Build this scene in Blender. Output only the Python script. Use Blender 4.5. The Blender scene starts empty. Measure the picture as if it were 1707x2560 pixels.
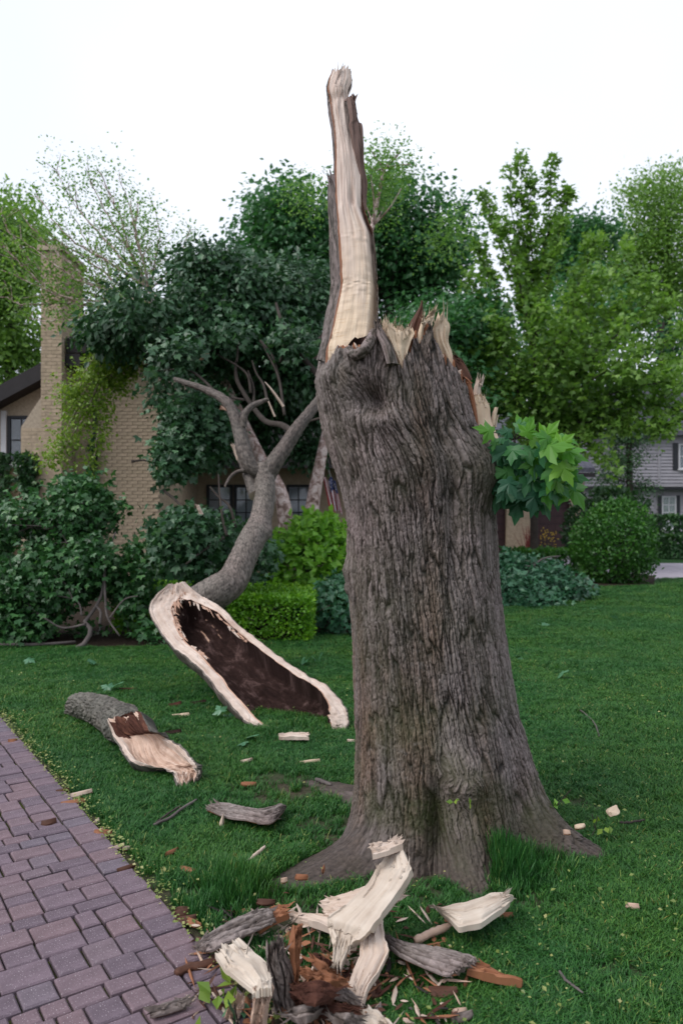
import bpy, math, numpy as np
from mathutils import Vector

# ---------------------------------------------------------------- camera, world, sun, exposure
SC = bpy.context.scene
COL = SC.collection
F_PX, CX, CY, CAM_H = 1900.0, 853.5, 1280.0, 1.6
cam_d = bpy.data.cameras.new("camera")
cam = bpy.data.objects.new("camera", cam_d)
COL.objects.link(cam)
cam.location = (0, 0, CAM_H)
cam.rotation_euler = (math.radians(90), 0, 0)
cam_d.sensor_fit = 'VERTICAL'
cam_d.sensor_height = 36
cam_d.lens = 36 * F_PX / 2560
cam_d.clip_start = 0.05
cam_d.clip_end = 2000
SC.camera = cam
cam_d.dof.use_dof = True
cam_d.dof.focus_distance = 3.6
cam_d.dof.aperture_fstop = 2.8

SUN_EL, SUN_AZ = 48.0, -118.0      # azimuth of the sun measured from +Y, clockwise: behind the camera, to the left
wd = bpy.data.worlds.new("World")
SC.world = wd
wd.use_nodes = True
wn = wd.node_tree
wn.nodes.clear()
w_out = wn.nodes.new('ShaderNodeOutputWorld')
w_bg = wn.nodes.new('ShaderNodeBackground')
w_sky = wn.nodes.new('ShaderNodeTexSky')
w_sky.sky_type = 'NISHITA'
w_sky.sun_disc = False
w_sky.sun_elevation = math.radians(SUN_EL)
w_sky.sun_rotation = math.radians(SUN_AZ)
w_sky.dust_density = 3.0
w_mix = wn.nodes.new('ShaderNodeMix')
w_mix.data_type = 'RGBA'
w_mix.inputs[0].default_value = 0.88                # thick even cloud in front of the clear sky
w_tc = wn.nodes.new('ShaderNodeTexCoord')
w_nz = wn.nodes.new('ShaderNodeTexNoise')
w_nz.inputs['Scale'].default_value = 1.6
w_nz.inputs['Detail'].default_value = 3
w_rp = wn.nodes.new('ShaderNodeValToRGB')
w_rp.color_ramp.elements[0].position = 0.3
w_rp.color_ramp.elements[0].color = (4.35, 4.65, 5.4, 1)
w_rp.color_ramp.elements[1].position = 0.7
w_rp.color_ramp.elements[1].color = (5.5, 5.7, 6.15, 1)
wn.links.new(w_tc.outputs['Generated'], w_nz.inputs['Vector'])
wn.links.new(w_nz.outputs['Fac'], w_rp.inputs['Fac'])
wn.links.new(w_sky.outputs[0], w_mix.inputs[6])
wn.links.new(w_rp.outputs[0], w_mix.inputs[7])
wn.links.new(w_mix.outputs[2], w_bg.inputs['Color'])
w_bg.inputs['Strength'].default_value = 0.12
wn.links.new(w_bg.outputs[0], w_out.inputs['Surface'])

sun_d = bpy.data.lights.new("sun", 'SUN')
sun_d.energy = 1.5
sun_d.angle = math.radians(40)
sun_d.color = (1.0, 0.97, 0.95)
sun = bpy.data.objects.new("sun", sun_d)
COL.objects.link(sun)
_e, _a = math.radians(SUN_EL), math.radians(SUN_AZ)
sun.rotation_euler = Vector((-math.sin(_a) * math.cos(_e), -math.cos(_a) * math.cos(_e), -math.sin(_e))).to_track_quat('-Z', 'Y').to_euler()

SC.view_settings.view_transform = 'Standard'
SC.view_settings.look = 'None'
SC.view_settings.exposure = 0.80
SC.view_settings.gamma = 1
SC.view_settings.use_curve_mapping = False
SC.render.engine = 'CYCLES'
SC.cycles.use_denoising = True
SC.cycles.max_bounces = 6
SC.cycles.transparent_max_bounces = 8

# ---------------------------------------------------------------- helpers: pixels to points, noise, meshes
def P(px, py, Y):
    return np.array([(px - CX) / F_PX * Y, Y, CAM_H - (py - CY) / F_PX * Y])
def G(px, py, z=0.0):
    return P(px, py, (CAM_H - z) * F_PX / (py - CY))
def crop(ox, oy, s):
    return lambda x, y: (ox + x / s, oy + y / s)
c1, c2, c3 = crop(780, 130, 2.704), crop(760, 760, 2.24), crop(600, 1400, 1.742)
c4, c6, c8 = crop(380, 2060, 1.633), crop(140, 1400, 2.063), crop(350, 800, 2.851)

def h2(ix, iy, seed):
    n = (ix.astype(np.int64) * 374761393 + iy.astype(np.int64) * 668265263 + seed * 974634777) & 0xFFFFFFFF
    n = ((n ^ (n >> 13)) * 1274126177) & 0xFFFFFFFF
    n = n ^ (n >> 16)
    return (n & 0xFFFFFF) / float(0xFFFFFF)
def vn(x, y, seed=0, per=0):
    x, y = np.broadcast_arrays(np.asarray(x, float), np.asarray(y, float))
    ix, iy = np.floor(x).astype(np.int64), np.floor(y).astype(np.int64)
    fx, fy = x - ix, y - iy
    fx, fy = fx * fx * (3 - 2 * fx), fy * fy * (3 - 2 * fy)
    w = (lambda i: i % per) if per else (lambda i: i)
    a, b = h2(w(ix), iy, seed), h2(w(ix + 1), iy, seed)
    c, d = h2(w(ix), iy + 1, seed), h2(w(ix + 1), iy + 1, seed)
    return (a * (1 - fx) + b * fx) * (1 - fy) + (c * (1 - fx) + d * fx) * fy
def fbm(x, y, o=3, seed=0):
    r, a, t = 0.0, 1.0, 0.0
    for k in range(o):
        r = r + a * vn(np.asarray(x) * 2 ** k, np.asarray(y) * 2 ** k, seed + k * 17); t += a; a *= .5
    return r / t
def worley(x, y, seed=0, per=0):
    ix, iy = np.floor(x).astype(np.int64), np.floor(y).astype(np.int64)
    f1, f2, idv = np.full(x.shape, 9.0), np.full(x.shape, 9.0), np.zeros(x.shape)
    for dx in (-1, 0, 1):
        for dy in (-1, 0, 1):
            cx, cy = ix + dx, iy + dy
            wx = cx % per if per else cx
            px, py = cx + .1 + .8 * h2(wx, cy, seed), cy + .1 + .8 * h2(wx, cy, seed + 5)
            d = np.hypot(px - x, py - y)
            n = d < f1
            f2 = np.where(n, f1, np.minimum(f2, d))
            idv = np.where(n, h2(wx, cy, seed + 9), idv)
            f1 = np.where(n, d, f1)
    return f1, f2, idv
def bark_h(s, t, w=.034, l=.15, seed=0, circ=0.0):
    """height 0..1 of furrowed bark: long plates parted by cracks; s across, t along, in metres"""
    n = 0
    if circ:
        n = max(3, int(round(circ / w / 3)) * 3); w = circ / n
    x, y = s / w, t / l
    x = x + .60 * (vn(x / 3, t / (l * .8), seed + 3, n // 3 if n else 0) - .5) + .42 * (vn(x, t / (l * .20), seed + 4, n) - .5) + .25 * (vn(x * 2, t / (l * .08), seed + 6, n * 2) - .5)
    f1, f2, i = worley(x, y, seed, n)
    a = np.clip((f2 - f1) / .20, 0, 1) ** .65
    g1, g2, j = worley(x * 2 + .3, t / (l * .22), seed + 20, n * 2)
    b = np.clip((g2 - g1) / .20, 0, 1) ** .7
    h = a * (.38 + .30 * i) * (.62 + .38 * b) + .26 * j * a
    h = h + .24 * (vn(x * 5, t / (l * .05), seed + 31, n * 5) - .5) * (.4 + .6 * a) + .16 * (vn(x * 9, t / (l * .022), seed + 33, n * 9) - .5)
    return np.clip(h * 1.15, 0, 1)
def sm(a, b, x):
    t = np.clip((x - a) / (b - a), 0, 1)
    return t * t * (3 - 2 * t)

def offset_of(o):
    v = np.zeros(3)
    while o is not None:
        v += np.array(o.location); o = o.parent
    return v
def obj(name, V, F, mats=None, parent=None, fm=None, smooth=True, uv=None, att=None, sharp=None, loc=None):
    V = np.asarray(V, float).reshape(-1, 3)
    if parent is not None: V = V - offset_of(parent)
    if loc is not None: V = V - np.asarray(loc)
    me = bpy.data.meshes.new(name)
    if isinstance(F, np.ndarray):
        n, k = F.shape
        me.vertices.add(len(V)); me.vertices.foreach_set('co', V.astype(np.float32).ravel())
        me.loops.add(n * k); me.loops.foreach_set('vertex_index', F.astype(np.int32).ravel())
        me.polygons.add(n); me.polygons.foreach_set('loop_start', (np.arange(n) * k).astype(np.int32))
    else:
        me.from_pydata(V.tolist(), [], F)
    for m in (mats if isinstance(mats, (list, tuple)) else [mats] if mats else []): me.materials.append(m)
    np_ = len(me.polygons)
    if fm is not None: me.polygons.foreach_set('material_index', np.asarray(fm, np.int32))
    me.polygons.foreach_set('use_smooth', np.full(np_, bool(smooth)))
    if uv is not None:
        l = me.uv_layers.new(name='UVMap')
        vi = np.zeros(len(me.loops), np.int32); me.loops.foreach_get('vertex_index', vi)
        l.data.foreach_set('uv', np.asarray(uv, np.float32)[vi].ravel())
    for k, a in (att or {}).items():
        at = me.attributes.new(k, 'FLOAT', 'POINT'); at.data.foreach_set('value', np.asarray(a, np.float32).ravel())
    me.update(calc_edges=True); me.validate()
    if sharp is not None: me.set_sharp_from_angle(angle=math.radians(sharp))
    o = bpy.data.objects.new(name, me); COL.objects.link(o)
    if parent is not None: o.parent = parent
    if loc is not None: o.location = loc
    return o
def tag(o, label=None, cat=None, group=None, kind=None):
    for k, v in (('label', label), ('category', cat), ('group', group), ('kind', kind)):
        if v: o[k] = v
    return o
def thing(name, label, cat, loc=(0, 0, 0), group=None):
    o = bpy.data.objects.new(name, None); COL.objects.link(o)
    o.location = [float(q) for q in loc]; o.empty_display_size = .2
    return tag(o, label, cat, group)

class MB:
    """gathers boxes, prisms and tubes into one mesh"""
    def __init__(s): s.V, s.F, s.m, s.uv = [], [], [], []
    def add(s, V, F, m=0, uv=None):
        b = len(s.V); s.V += [tuple(map(float, v)) for v in V]; s.F += [tuple(int(i) + b for i in f) for f in F]; s.m += [m] * len(F)
        s.uv += [tuple(q) for q in uv] if uv is not None else [(0, 0)] * len(V)
        return s
    def box(s, x0, x1, y0, y1, z0, z1, m=0):
        V = [(x, y, z) for z in (z0, z1) for y in (y0, y1) for x in (x0, x1)]
        return s.add(V, [(0, 2, 3, 1), (4, 5, 7, 6), (0, 1, 5, 4), (2, 6, 7, 3), (0, 4, 6, 2), (1, 3, 7, 5)], m)
    def tube(s, path, rad, n=7, m=0, cap=True):
        V, F, uv = tube_data(path, rad, n, cap); return s.add(V, F, m, uv)
    def make(s, name, mats, parent=None, smooth=False, sharp=None, loc=None):
        return obj(name, s.V, s.F, mats, parent, fm=s.m, smooth=smooth, uv=s.uv, sharp=sharp, loc=loc)

def crs(Q, n):
    """Catmull-Rom resampling of a list of points to n points"""
    Q = np.asarray(Q, float); m = len(Q)
    if m == 2: return Q[0] + (Q[1] - Q[0]) * np.linspace(0, 1, n)[:, None]
    t = np.linspace(0, m - 1, n); i = np.clip(t.astype(int), 0, m - 2); f = (t - i)[:, None]
    p0, p1, p2, p3 = Q[np.maximum(i - 1, 0)], Q[i], Q[i + 1], Q[np.minimum(i + 2, m - 1)]
    return .5 * (2 * p1 + (p2 - p0) * f + (2 * p0 - 5 * p1 + 4 * p2 - p3) * f ** 2 + (3 * p1 - p0 - 3 * p2 + p3) * f ** 3)
def lins(Q, n):
    Q = np.asarray(Q, float); t = np.linspace(0, len(Q) - 1, n)
    return np.stack([np.interp(t, np.arange(len(Q)), Q[:, k]) for k in range(3)], 1)
def nrm(a): return a / np.maximum(np.linalg.norm(a, axis=-1, keepdims=True), 1e-9)
def frames(path):
    t = nrm(np.gradient(path, axis=0))
    up = np.tile(np.array([0.13, -.99, .05]), (len(path), 1))
    flat = np.abs(np.sum(t * up, 1)) > .92
    up[flat] = (0.1, .05, .99)
    a = nrm(np.cross(t, up)); b = np.cross(a, t)
    return t, a, b
def tube_data(path, rad, n=7, cap=True):
    path = np.asarray(path, float); rad = np.broadcast_to(np.asarray(rad, float), (len(path),))
    t, a, b = frames(path)
    th = np.linspace(0, 2 * np.pi, n, endpoint=False)
    V = path[:, None] + rad[:, None, None] * (np.cos(th)[None, :, None] * a[:, None] + np.sin(th)[None, :, None] * b[:, None])
    m = len(path); F = []
    for i in range(m - 1):
        for j in range(n):
            k = (j + 1) % n; F.append((i * n + j, i * n + k, (i + 1) * n + k, (i + 1) * n + j))
    if cap: F += [tuple(range(n - 1, -1, -1)), tuple((m - 1) * n + j for j in range(n))]
    ln = np.concatenate([[0], np.cumsum(np.linalg.norm(np.diff(path, axis=0), axis=1))])
    uv = np.stack(np.broadcast_arrays(th[None] * rad[:, None], ln[:, None]), -1).reshape(-1, 2)
    return V.reshape(-1, 3), F, uv
def limb(name, pts, rads, mats, parent=None, nv=90, nu=56, amp=.012, w=.03, l=.10, seed=0, lumps=(), end_cut=0.0, wood_caps=True):
    """a bark-covered branch or log of real relief; material 0 bark, 1 wood on the ends"""
    path = crs(pts, nv); rad = np.interp(np.linspace(0, 1, nv), np.linspace(0, 1, len(rads)), rads)
    t, a, b = frames(path)
    th = np.linspace(0, 2 * np.pi, nu, endpoint=False)
    ln = np.concatenate([[0], np.cumsum(np.linalg.norm(np.diff(path, axis=0), axis=1))])
    rm = float(np.mean(rad)); S, T = np.meshgrid(th * rm, ln)
    bh = bark_h(S, T, w, l, seed, 2 * np.pi * rm)
    R = rad[:, None] * (1 + .10 * (fbm(np.cos(th)[None] * 1.5 + 5, ln[:, None] * 2.3 + np.sin(th)[None], 3, seed) - .5)) + amp * (bh - .6)
    for (lt, lth, la, ls) in lumps:
        d = np.angle(np.exp(1j * (th - lth)))[None]
        R = R + la * np.exp(-((T - lt * ln[-1]) / ls) ** 2 - (d * rm / ls) ** 2)
    V = path[:, None] + R[..., None] * (np.cos(th)[None, :, None] * a[:, None] + np.sin(th)[None, :, None] * b[:, None])
    if end_cut:
        V[0] += (t[0] * (end_cut * (V[0] - path[0]) @ np.array([0, 0, 1.0])[:, None]) / rad[0])
    i, j = np.meshgrid(np.arange(nv - 1), np.arange(nu), indexing='ij'); k = (j + 1) % nu
    F = np.stack([i * nu + j, i * nu + k, (i + 1) * nu + k, (i + 1) * nu + j], -1).reshape(-1, 4)
    Vf = V.reshape(-1, 3); att = bh.ravel(); uvs = np.stack([S, T], -1).reshape(-1, 2)
    nb = len(Vf); ends = []
    for row, c in ((0, V[0].mean(0)), (nv - 1, V[-1].mean(0))):
        ends.append(c)
        ci = nb + len(ends) - 1
        jj = np.arange(nu); kk = (jj + 1) % nu
        q = np.stack([row * nu + jj, row * nu + kk, np.full(nu, ci), np.full(nu, ci)], -1)
        F = np.concatenate([F, q])
    Ft = [tuple(f) if f[2] != f[3] else tuple(f[:3]) for f in F.tolist()]
    fm = [0] * ((nv - 1) * nu) + [1 if wood_caps else 0] * nu + [len(mats) - 1 if wood_caps else 0] * nu
    return obj(name, np.concatenate([Vf, np.array(ends)]), Ft, mats, parent, fm=fm, uv=np.concatenate([uvs, np.zeros((2, 2))]),
               att={'ridge': np.concatenate([att, [.8, .8]])}, sharp=60)

def strip(name, secs, mats, parent=None, nu=24, nv=60, front=None, back=None, fm=None, bm=1, hint=(0, -1, .2), jag=(.05, .05),
          seed=0, thick=.03, att=None, edge=None, relief=0.0, umap=None, fibres=14, lin=False, sharp=38, teeth=7, rough=.012):
    """a split piece of timber: rows of left and right edge points, a worked front, a back and closed ends"""
    L, R = (lins if lin else crs)([s[0] for s in secs], nv), (lins if lin else crs)([s[1] for s in secs], nv)
    r = np.random.default_rng(seed + 100)
    u = np.linspace(0, 1, nu); v = np.linspace(0, 1, nv); U, V = np.meshgrid(u, v)
    if umap: U = umap(U, V)
    B = L[:, None] * (1 - U[..., None]) + R[:, None] * U[..., None]
    al = nrm(np.gradient(.5 * (L + R), axis=0)); ac = R - L
    n = nrm(np.cross(al, ac))
    ref = n[nv // 2]
    if ref @ np.array(hint, float) < 0: n = -n
    n = np.where((n @ (n[nv // 2]))[:, None] < 0, -n, n)
    ker = np.ones(7) / 7
    n = nrm(np.stack([np.convolve(np.pad(n[:, k], 3, mode='edge'), ker, 'valid') for k in range(3)], 1))
    ln = float(np.sum(np.linalg.norm(np.diff(.5 * (L + R), axis=0), axis=1))); wd_ = float(np.mean(np.linalg.norm(ac, axis=1)))
    for e in (0, 1):
        if jag[e] > 0:
            zx = np.sort(np.concatenate([[0, 1], r.random(2 * teeth - 1)])); zy = np.where(np.arange(2 * teeth + 1) % 2 == 0, r.random(2 * teeth + 1) * .35, .4 + .6 * r.random(2 * teeth + 1))
            z = np.interp(U, zx, zy)
            wgt = sm(.55, 1.0, V if e else 1 - V)
            B = B + (-1 if e else 1) * al[:, None] * (jag[e] * z * wgt)[..., None]
    S, T = U * wd_, V * ln
    ragged = (fbm(T / .05, U * 0 + seed, 3, seed) - .5) + (1.6 * (fbm(T / .022, (U > .5) * 9.0 + seed, 4, seed + 1) - .5) if lin else 0)
    B = B + (nrm(ac)[:, None] * (ragged * .035 * wd_ * (np.abs(2 * U - 1) ** 3) * np.sign(U - .5))[..., None])
    gr = rough * (fbm(S / .012, T / .25, 3, seed + 3) - .5) + rough * .8 * (fbm(S / .05, T / .12, 2, seed + 4) - .5)
    fo = (front(U, V) if front else (.004 if lin else .012) * (1 - (2 * U - 1) ** 2) + ((.018 * np.abs(fbm(U * 3 + seed, V * 2.5, 2, seed + 7) - .5) + .006 * np.floor(3.2 * fbm(U * 4 + seed, V * 1.2, 2, seed + 9))) if lin else 0)) + gr
    bo = (back(U, V) if back else -thick * ((.75 + .25 * np.sqrt(np.maximum(0, 1 - (2 * U - 1) ** 2))) if lin else (.35 + .65 * np.sqrt(np.maximum(0, 1 - (2 * U - 1) ** 2))))) + gr[:, ::-1] * .6
    if relief:
        bh_ = bark_h(S, T, .020, .34, seed) - .6
        fo = fo + relief * bh_
    bo = np.minimum(bo, fo - .002)
    FR, BK = B + n[:, None] * fo[..., None], B + n[:, None] * bo[..., None]
    VV = np.concatenate([FR.reshape(-1, 3), BK.reshape(-1, 3)]); N = nu * nv
    i, j = np.meshgrid(np.arange(nv - 1), np.arange(nu - 1), indexing='ij')
    q = np.stack([i * nu + j, i * nu + j + 1, (i + 1) * nu + j + 1, (i + 1) * nu + j], -1).reshape(-1, 4)
    ii = np.arange(nv - 1); jj = np.arange(nu - 1)
    eL = np.stack([ii * nu + N, ii * nu, (ii + 1) * nu, (ii + 1) * nu + N], -1)
    o_ = nu - 1
    eR = np.stack([ii * nu + o_, ii * nu + o_ + N, (ii + 1) * nu + o_ + N, (ii + 1) * nu + o_], -1)
    e0 = np.stack([jj + N, jj + 1 + N, jj + 1, jj], -1)
    o2 = (nv - 1) * nu
    e1 = np.stack([o2 + jj, o2 + jj + 1, o2 + jj + 1 + N, o2 + jj + N], -1)
    Fq = np.concatenate([q, q[:, ::-1] + N, eL, eR, e0, e1])
    Uc, Vc = .5 * (U[:-1, :-1] + U[1:, 1:]), .5 * (V[:-1, :-1] + V[1:, 1:])
    mf = fm(Uc, Vc).astype(int).ravel() if fm else np.zeros(q.shape[0], int)
    em = 0 if bm == 1 and fm is None else 0
    mm = np.concatenate([mf, np.full(len(q), bm), np.full(len(eL) + len(eR), bm if (edge is None and fm is not None) else (edge or 0)), np.full(len(e0) + len(e1), em)])
    uv = np.concatenate([np.stack([S, T], -1).reshape(-1, 2)] * 2)
    bh = bark_h(S, T, .020, .34, seed).ravel()
    for e in (0, 1):
        if jag[e] >= .02 and fibres:
            row = nv - 3 if e else 2; rows_ = [0, 1] if not e else [0, -1]
            for _ in range(fibres):
                jx = r.integers(1, nu - 2); k0 = row - int(r.integers(0, nv // 5)) * (1 if e else -1); c = FR[np.clip(k0, 0, nv - 1), jx]
                dd = (1 if e else -1) * al[row] + r.normal(0, .22, 3); dd = dd / np.linalg.norm(dd); ww = nrm(ac)[row] * (.0015 + .004 * r.random()); Lf = jag[e] * (.4 + 1.1 * r.random() ** 1.5)
                tip_ = c + dd * Lf + n[row] * r.normal(.004, .008); b0 = len(VV)
                VV = np.concatenate([VV, [c - ww - dd * .02, c + ww - dd * .02, c + dd * Lf * .5 - n[row] * .004 + ww * .5, tip_]])
                Fq = np.concatenate([Fq, [[b0, b0 + 1, b0 + 2, b0 + 3], [b0, b0 + 3, b0 + 2, b0 + 1]]]); mm = np.concatenate([mm, [0, 0]])
                uv = np.concatenate([uv, np.array([[S[row, jx], T[row, jx]], [S[row, jx] + .004, T[row, jx]], [S[row, jx], T[row, jx] + .04], [S[row, jx], T[row, jx] + .08]])])
    return obj(name, VV, Fq, mats, parent, fm=mm, uv=uv, att={'ridge': np.concatenate([bh, bh, np.full(len(VV) - 2 * N, .5)])}, sharp=sharp)

# ---------------------------------------------------------------- materials
class Nodes:
    def __init__(s, name):
        s.m = bpy.data.materials.new(name); s.m.use_nodes = True; s.t = s.m.node_tree; s.b = s.t.nodes['Principled BSDF']
        s.out = [n for n in s.t.nodes if n.type == 'OUTPUT_MATERIAL'][0]
    def new(s, typ, **kw):
        n = s.t.nodes.new(typ)
        for k, v in kw.items(): setattr(n, k, v)
        return n
    def link(s, a, b): s.t.links.new(a, b)
    def put(s, sock, v):
        if hasattr(v, 'is_linked') or isinstance(v, bpy.types.NodeSocket): s.link(v, sock)
        else: sock.default_value = v
    def coord(s, kind='Object', scale=(1, 1, 1)):
        n = s.new('ShaderNodeTexCoord'); mp = s.new('ShaderNodeMapping'); s.link(n.outputs[kind], mp.inputs[0]); mp.inputs['Scale'].default_value = scale
        return mp.outputs[0]
    def noise(s, vec, scale=5, detail=4, rough=.55, dist=0.0):
        n = s.new('ShaderNodeTexNoise'); s.link(vec, n.inputs['Vector'])
        for k, v in (('Scale', scale), ('Detail', detail), ('Roughness', rough), ('Distortion', dist)): n.inputs[k].default_value = v
        return n.outputs['Fac']
    def vor(s, vec, scale=5, feature='F1'):
        n = s.new('ShaderNodeTexVoronoi', feature=feature); s.link(vec, n.inputs['Vector']); n.inputs['Scale'].default_value = scale
        return n.outputs['Distance']
    def ramp(s, fac, stops):
        n = s.new('ShaderNodeValToRGB'); s.link(fac, n.inputs[0]); el = n.color_ramp.elements
        while len(el) < len(stops): el.new(.5)
        for e, (p, c) in zip(el, stops):
            e.position = p; e.color = (*c, 1) if not np.isscalar(c) else (c, c, c, 1)
        return n.outputs[0]
    def mix(s, fac, a, b, mode='MIX'):
        n = s.new('ShaderNodeMix', data_type='RGBA', blend_type=mode)
        s.put(n.inputs[0], fac)
        for k, v in ((6, a), (7, b)):
            if isinstance(v, tuple): n.inputs[k].default_value = (*v, 1) if len(v) == 3 else v
            else: s.link(v, n.inputs[k])
        return n.outputs[2]
    def math(s, op, a, b=0.0):
        n = s.new('ShaderNodeMath', operation=op); s.put(n.inputs[0], a); s.put(n.inputs[1], b); return n.outputs[0]
    def attr(s, name):
        n = s.new('ShaderNodeAttribute', attribute_name=name); return n.outputs['Fac']
    def rand(s): return s.new('ShaderNodeObjectInfo').outputs['Random']
    def bump(s, h, strength=.5, dist=.01):
        n = s.new('ShaderNodeBump'); s.link(h, n.inputs['Height']); n.inputs['Strength'].default_value = strength; n.inputs['Distance'].default_value = dist
        s.link(n.outputs[0], s.b.inputs['Normal'])
    def done(s, color=None, rough=.8, spec=.3):
        if color is not None: s.put(s.b.inputs['Base Color'], (*color, 1) if isinstance(color, tuple) else color)
        s.put(s.b.inputs['Roughness'], rough); s.b.inputs['Specular IOR Level'].default_value = spec
        return s.m

def m_plain(name, c, rough=.7, spec=.3, var=.25, scale=6):
    n = Nodes(name); f = n.noise(n.coord(), scale, 5)
    return n.done(n.ramp(f, [(.3, tuple(q * (1 - var) for q in c)), (.7, tuple(min(1, q * (1 + var)) for q in c))]), rough, spec)

def m_bark(name, lo, mid, hi, moss=.0, bstr=.5):
    n = Nodes(name); v = n.coord()
    c = n.ramp(n.attr('ridge'), [(.05, lo), (.42, mid), (.90, hi)])
    big = n.noise(v, 2.2, 3)
    c = n.mix(n.ramp(big, [(.42, 0.0), (.68, .55)]), c, n.mix(1.0, c, (1.18, 1.02, 1.05), 'MULTIPLY'))
    if moss:
        tn = n.noise(n.coord('Object', (4.2, 4.2, .55)), 1.0, 4, .6)
        c = n.mix(1.0, c, n.ramp(tn, [(.36, (1.10, .88, .70)), (.50, (1.0, .98, .96)), (.62, (1.34, 1.29, 1.31))]), 'MULTIPLY')
    fine = n.noise(n.coord('Object', (60, 60, 18)), 1.0, 5, .65)
    c = n.mix(.75, c, n.mix(1.0, c, n.ramp(fine, [(.25, .45), (.75, 1.65)]), 'MULTIPLY'))
    lich = n.noise(v, 26, 3)
    c = n.mix(n.ramp(lich, [(.60, 0.0), (.74, .38)]), c, tuple(min(1, q * 1.5 + .05) for q in hi))
    if moss:
        sep = n.new('ShaderNodeSeparateXYZ'); n.link(v, sep.inputs[0])
        m = n.math('MULTIPLY', n.ramp(n.noise(v, 3.1, 4), [(.42, 0.0), (.66, moss)]), n.ramp(sep.outputs[2], [(.0, 1.0), (.95, .32)]))
        c = n.mix(m, c, (.052, .058, .018))
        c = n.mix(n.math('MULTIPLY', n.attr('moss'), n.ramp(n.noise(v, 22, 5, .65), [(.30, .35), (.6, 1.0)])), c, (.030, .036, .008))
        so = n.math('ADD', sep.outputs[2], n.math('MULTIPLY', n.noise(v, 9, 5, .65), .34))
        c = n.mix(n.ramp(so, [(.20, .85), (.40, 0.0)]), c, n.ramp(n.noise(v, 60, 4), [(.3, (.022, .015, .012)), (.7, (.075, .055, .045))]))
    n.bump(n.noise(n.coord('Object', (70, 70, 24)), 1.0, 6, .7), bstr, .006)
    return n.done(c, .68, .38)
BARK = m_bark('tree_bark', (.006, .0045, .004), (.043, .034, .029), (.150, .128, .122), moss=.75)
BARK_PALE = m_bark('limb_bark', (.018, .014, .012), (.076, .064, .053), (.155, .132, .114), bstr=.35)
BARK_LIMB = m_bark('bough_bark', (.014, .011, .009), (.050, .041, .034), (.105, .088, .075), bstr=.35)
BARK_DARK = m_bark('slab_bark', (.016, .011, .009), (.088, .068, .058), (.20, .168, .155), bstr=.5)
BARK_LOG = m_bark('log_bark', (.012, .012, .009), (.048, .046, .037), (.110, .104, .086), bstr=.4)

def m_wood(name, a, b, stain, amount=.5, gscale=1.0, bstr=.25):
    n = Nodes(name); uvv = n.coord('UV', (55 * gscale, 2.2 * gscale, 1))
    g = n.noise(uvv, 1.0, 6, .68, .5)
    c = n.ramp(g, [(.28, b), (.62, a)])
    c = n.mix(1.0, c, n.ramp(n.noise(n.coord('Object'), 7, 4), [(.3, (.80, .74, .70)), (.65, (1.06, 1.05, 1.04))]), 'MULTIPLY')
    st = n.noise(n.coord('UV', (16, 4, 1)), 1.0, 6, .68)
    c = n.mix(n.ramp(st, [(.54, 0.0), (.72, amount)]), c, stain)
    sp = n.noise(n.coord('UV', (80, 60, 1)), 1.0, 2)
    c = n.mix(n.ramp(sp, [(.68, 0.0), (.74, .5)]), c, stain)
    n.bump(n.noise(n.coord('UV', (90, 5, 1)), 1.0, 5, .65), bstr, .006)
    return n.done(c, .72, .25)
WOOD = m_wood('split_wood', (0.568, 0.482, 0.417), (0.430, 0.331, 0.258), (.30, .17, .10))
WOOD_YEL = m_wood('split_wood_cream', (0.616, 0.506, 0.383), (0.528, 0.418, 0.304), (.44, .27, .15), .4)
WOOD_RIM = m_wood('split_wood_rim', (0.578, 0.497, 0.442), (0.425, 0.332, 0.272), (.24, .12, .08), .55, .6, .5)
WOOD_SLAB = m_wood('split_wood_slab', (0.554, 0.491, 0.420), (0.475, 0.403, 0.328), (.36, .25, .17), .35)
WOOD_RED = m_wood('split_wood_reddish', (.50, .34, .26), (.33, .18, .12), (.11, .05, .035), .6, .7, .5)
CAMB = m_wood('inner_bark_orange', (.30, .135, .07), (.18, .072, .036), (.07, .03, .02), .7, .8, .5)
def m_spire():
    n = Nodes('split_wood_spire'); sep = n.new('ShaderNodeSeparateXYZ'); n.link(n.coord(), sep.inputs[0])
    k = n.math('ADD', sep.outputs[2], n.math('MULTIPLY', n.noise(n.coord('UV', (12, 2.5, 1)), 1.0, 4), .9))
    g = n.noise(n.coord('UV', (70, 2.0, 1)), 1.0, 6, .7, .5)
    lo = n.ramp(g, [(.3, (.50, .37, .255)), (.62, (.64, .52, .385))]); hi = n.ramp(g, [(.28, (.34, .235, .19)), (.46, (.54, .43, .37)), (.66, (.68, .575, .51))])
    c = n.mix(n.ramp(n.math('MULTIPLY', k, .2), [(.585, 0.0), (.70, 1.0)]), lo, hi)
    dash = n.noise(n.coord('UV', (16, 110, 1)), 1.0, 3)
    m = n.math('MULTIPLY', n.ramp(dash, [(.56, 0.0), (.70, .75)]), n.ramp(n.math('MULTIPLY', k, .2), [(.52, 1.0), (.68, .15)]))
    c = n.mix(m, c, (.42, .26, .14))
    st = n.noise(n.coord('UV', (22, 2.2, 1)), 1.0, 5, .65)
    c = n.mix(n.ramp(st, [(.58, 0.0), (.74, .6)]), c, (.30, .18, .12))
    n.bump(n.noise(n.coord('UV', (90, 5, 1)), 1.0, 6, .7), .4, .008)
    return n.done(c, .72, .25)
WOOD_SPIRE = m_spire()
def m_rot(name, d, l):
    n = Nodes(name); v = n.coord('UV', (11, 6, 1))
    a = n.noise(v, 1.0, 8, .74, .5)
    c = n.ramp(a, [(.30, d), (.52, tuple(q * 2.4 for q in d)), (.72, l)])
    n.bump(n.noise(v, 3.2, 7, .7), .8, .03)
    return n.done(c, .95, .1)
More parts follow.
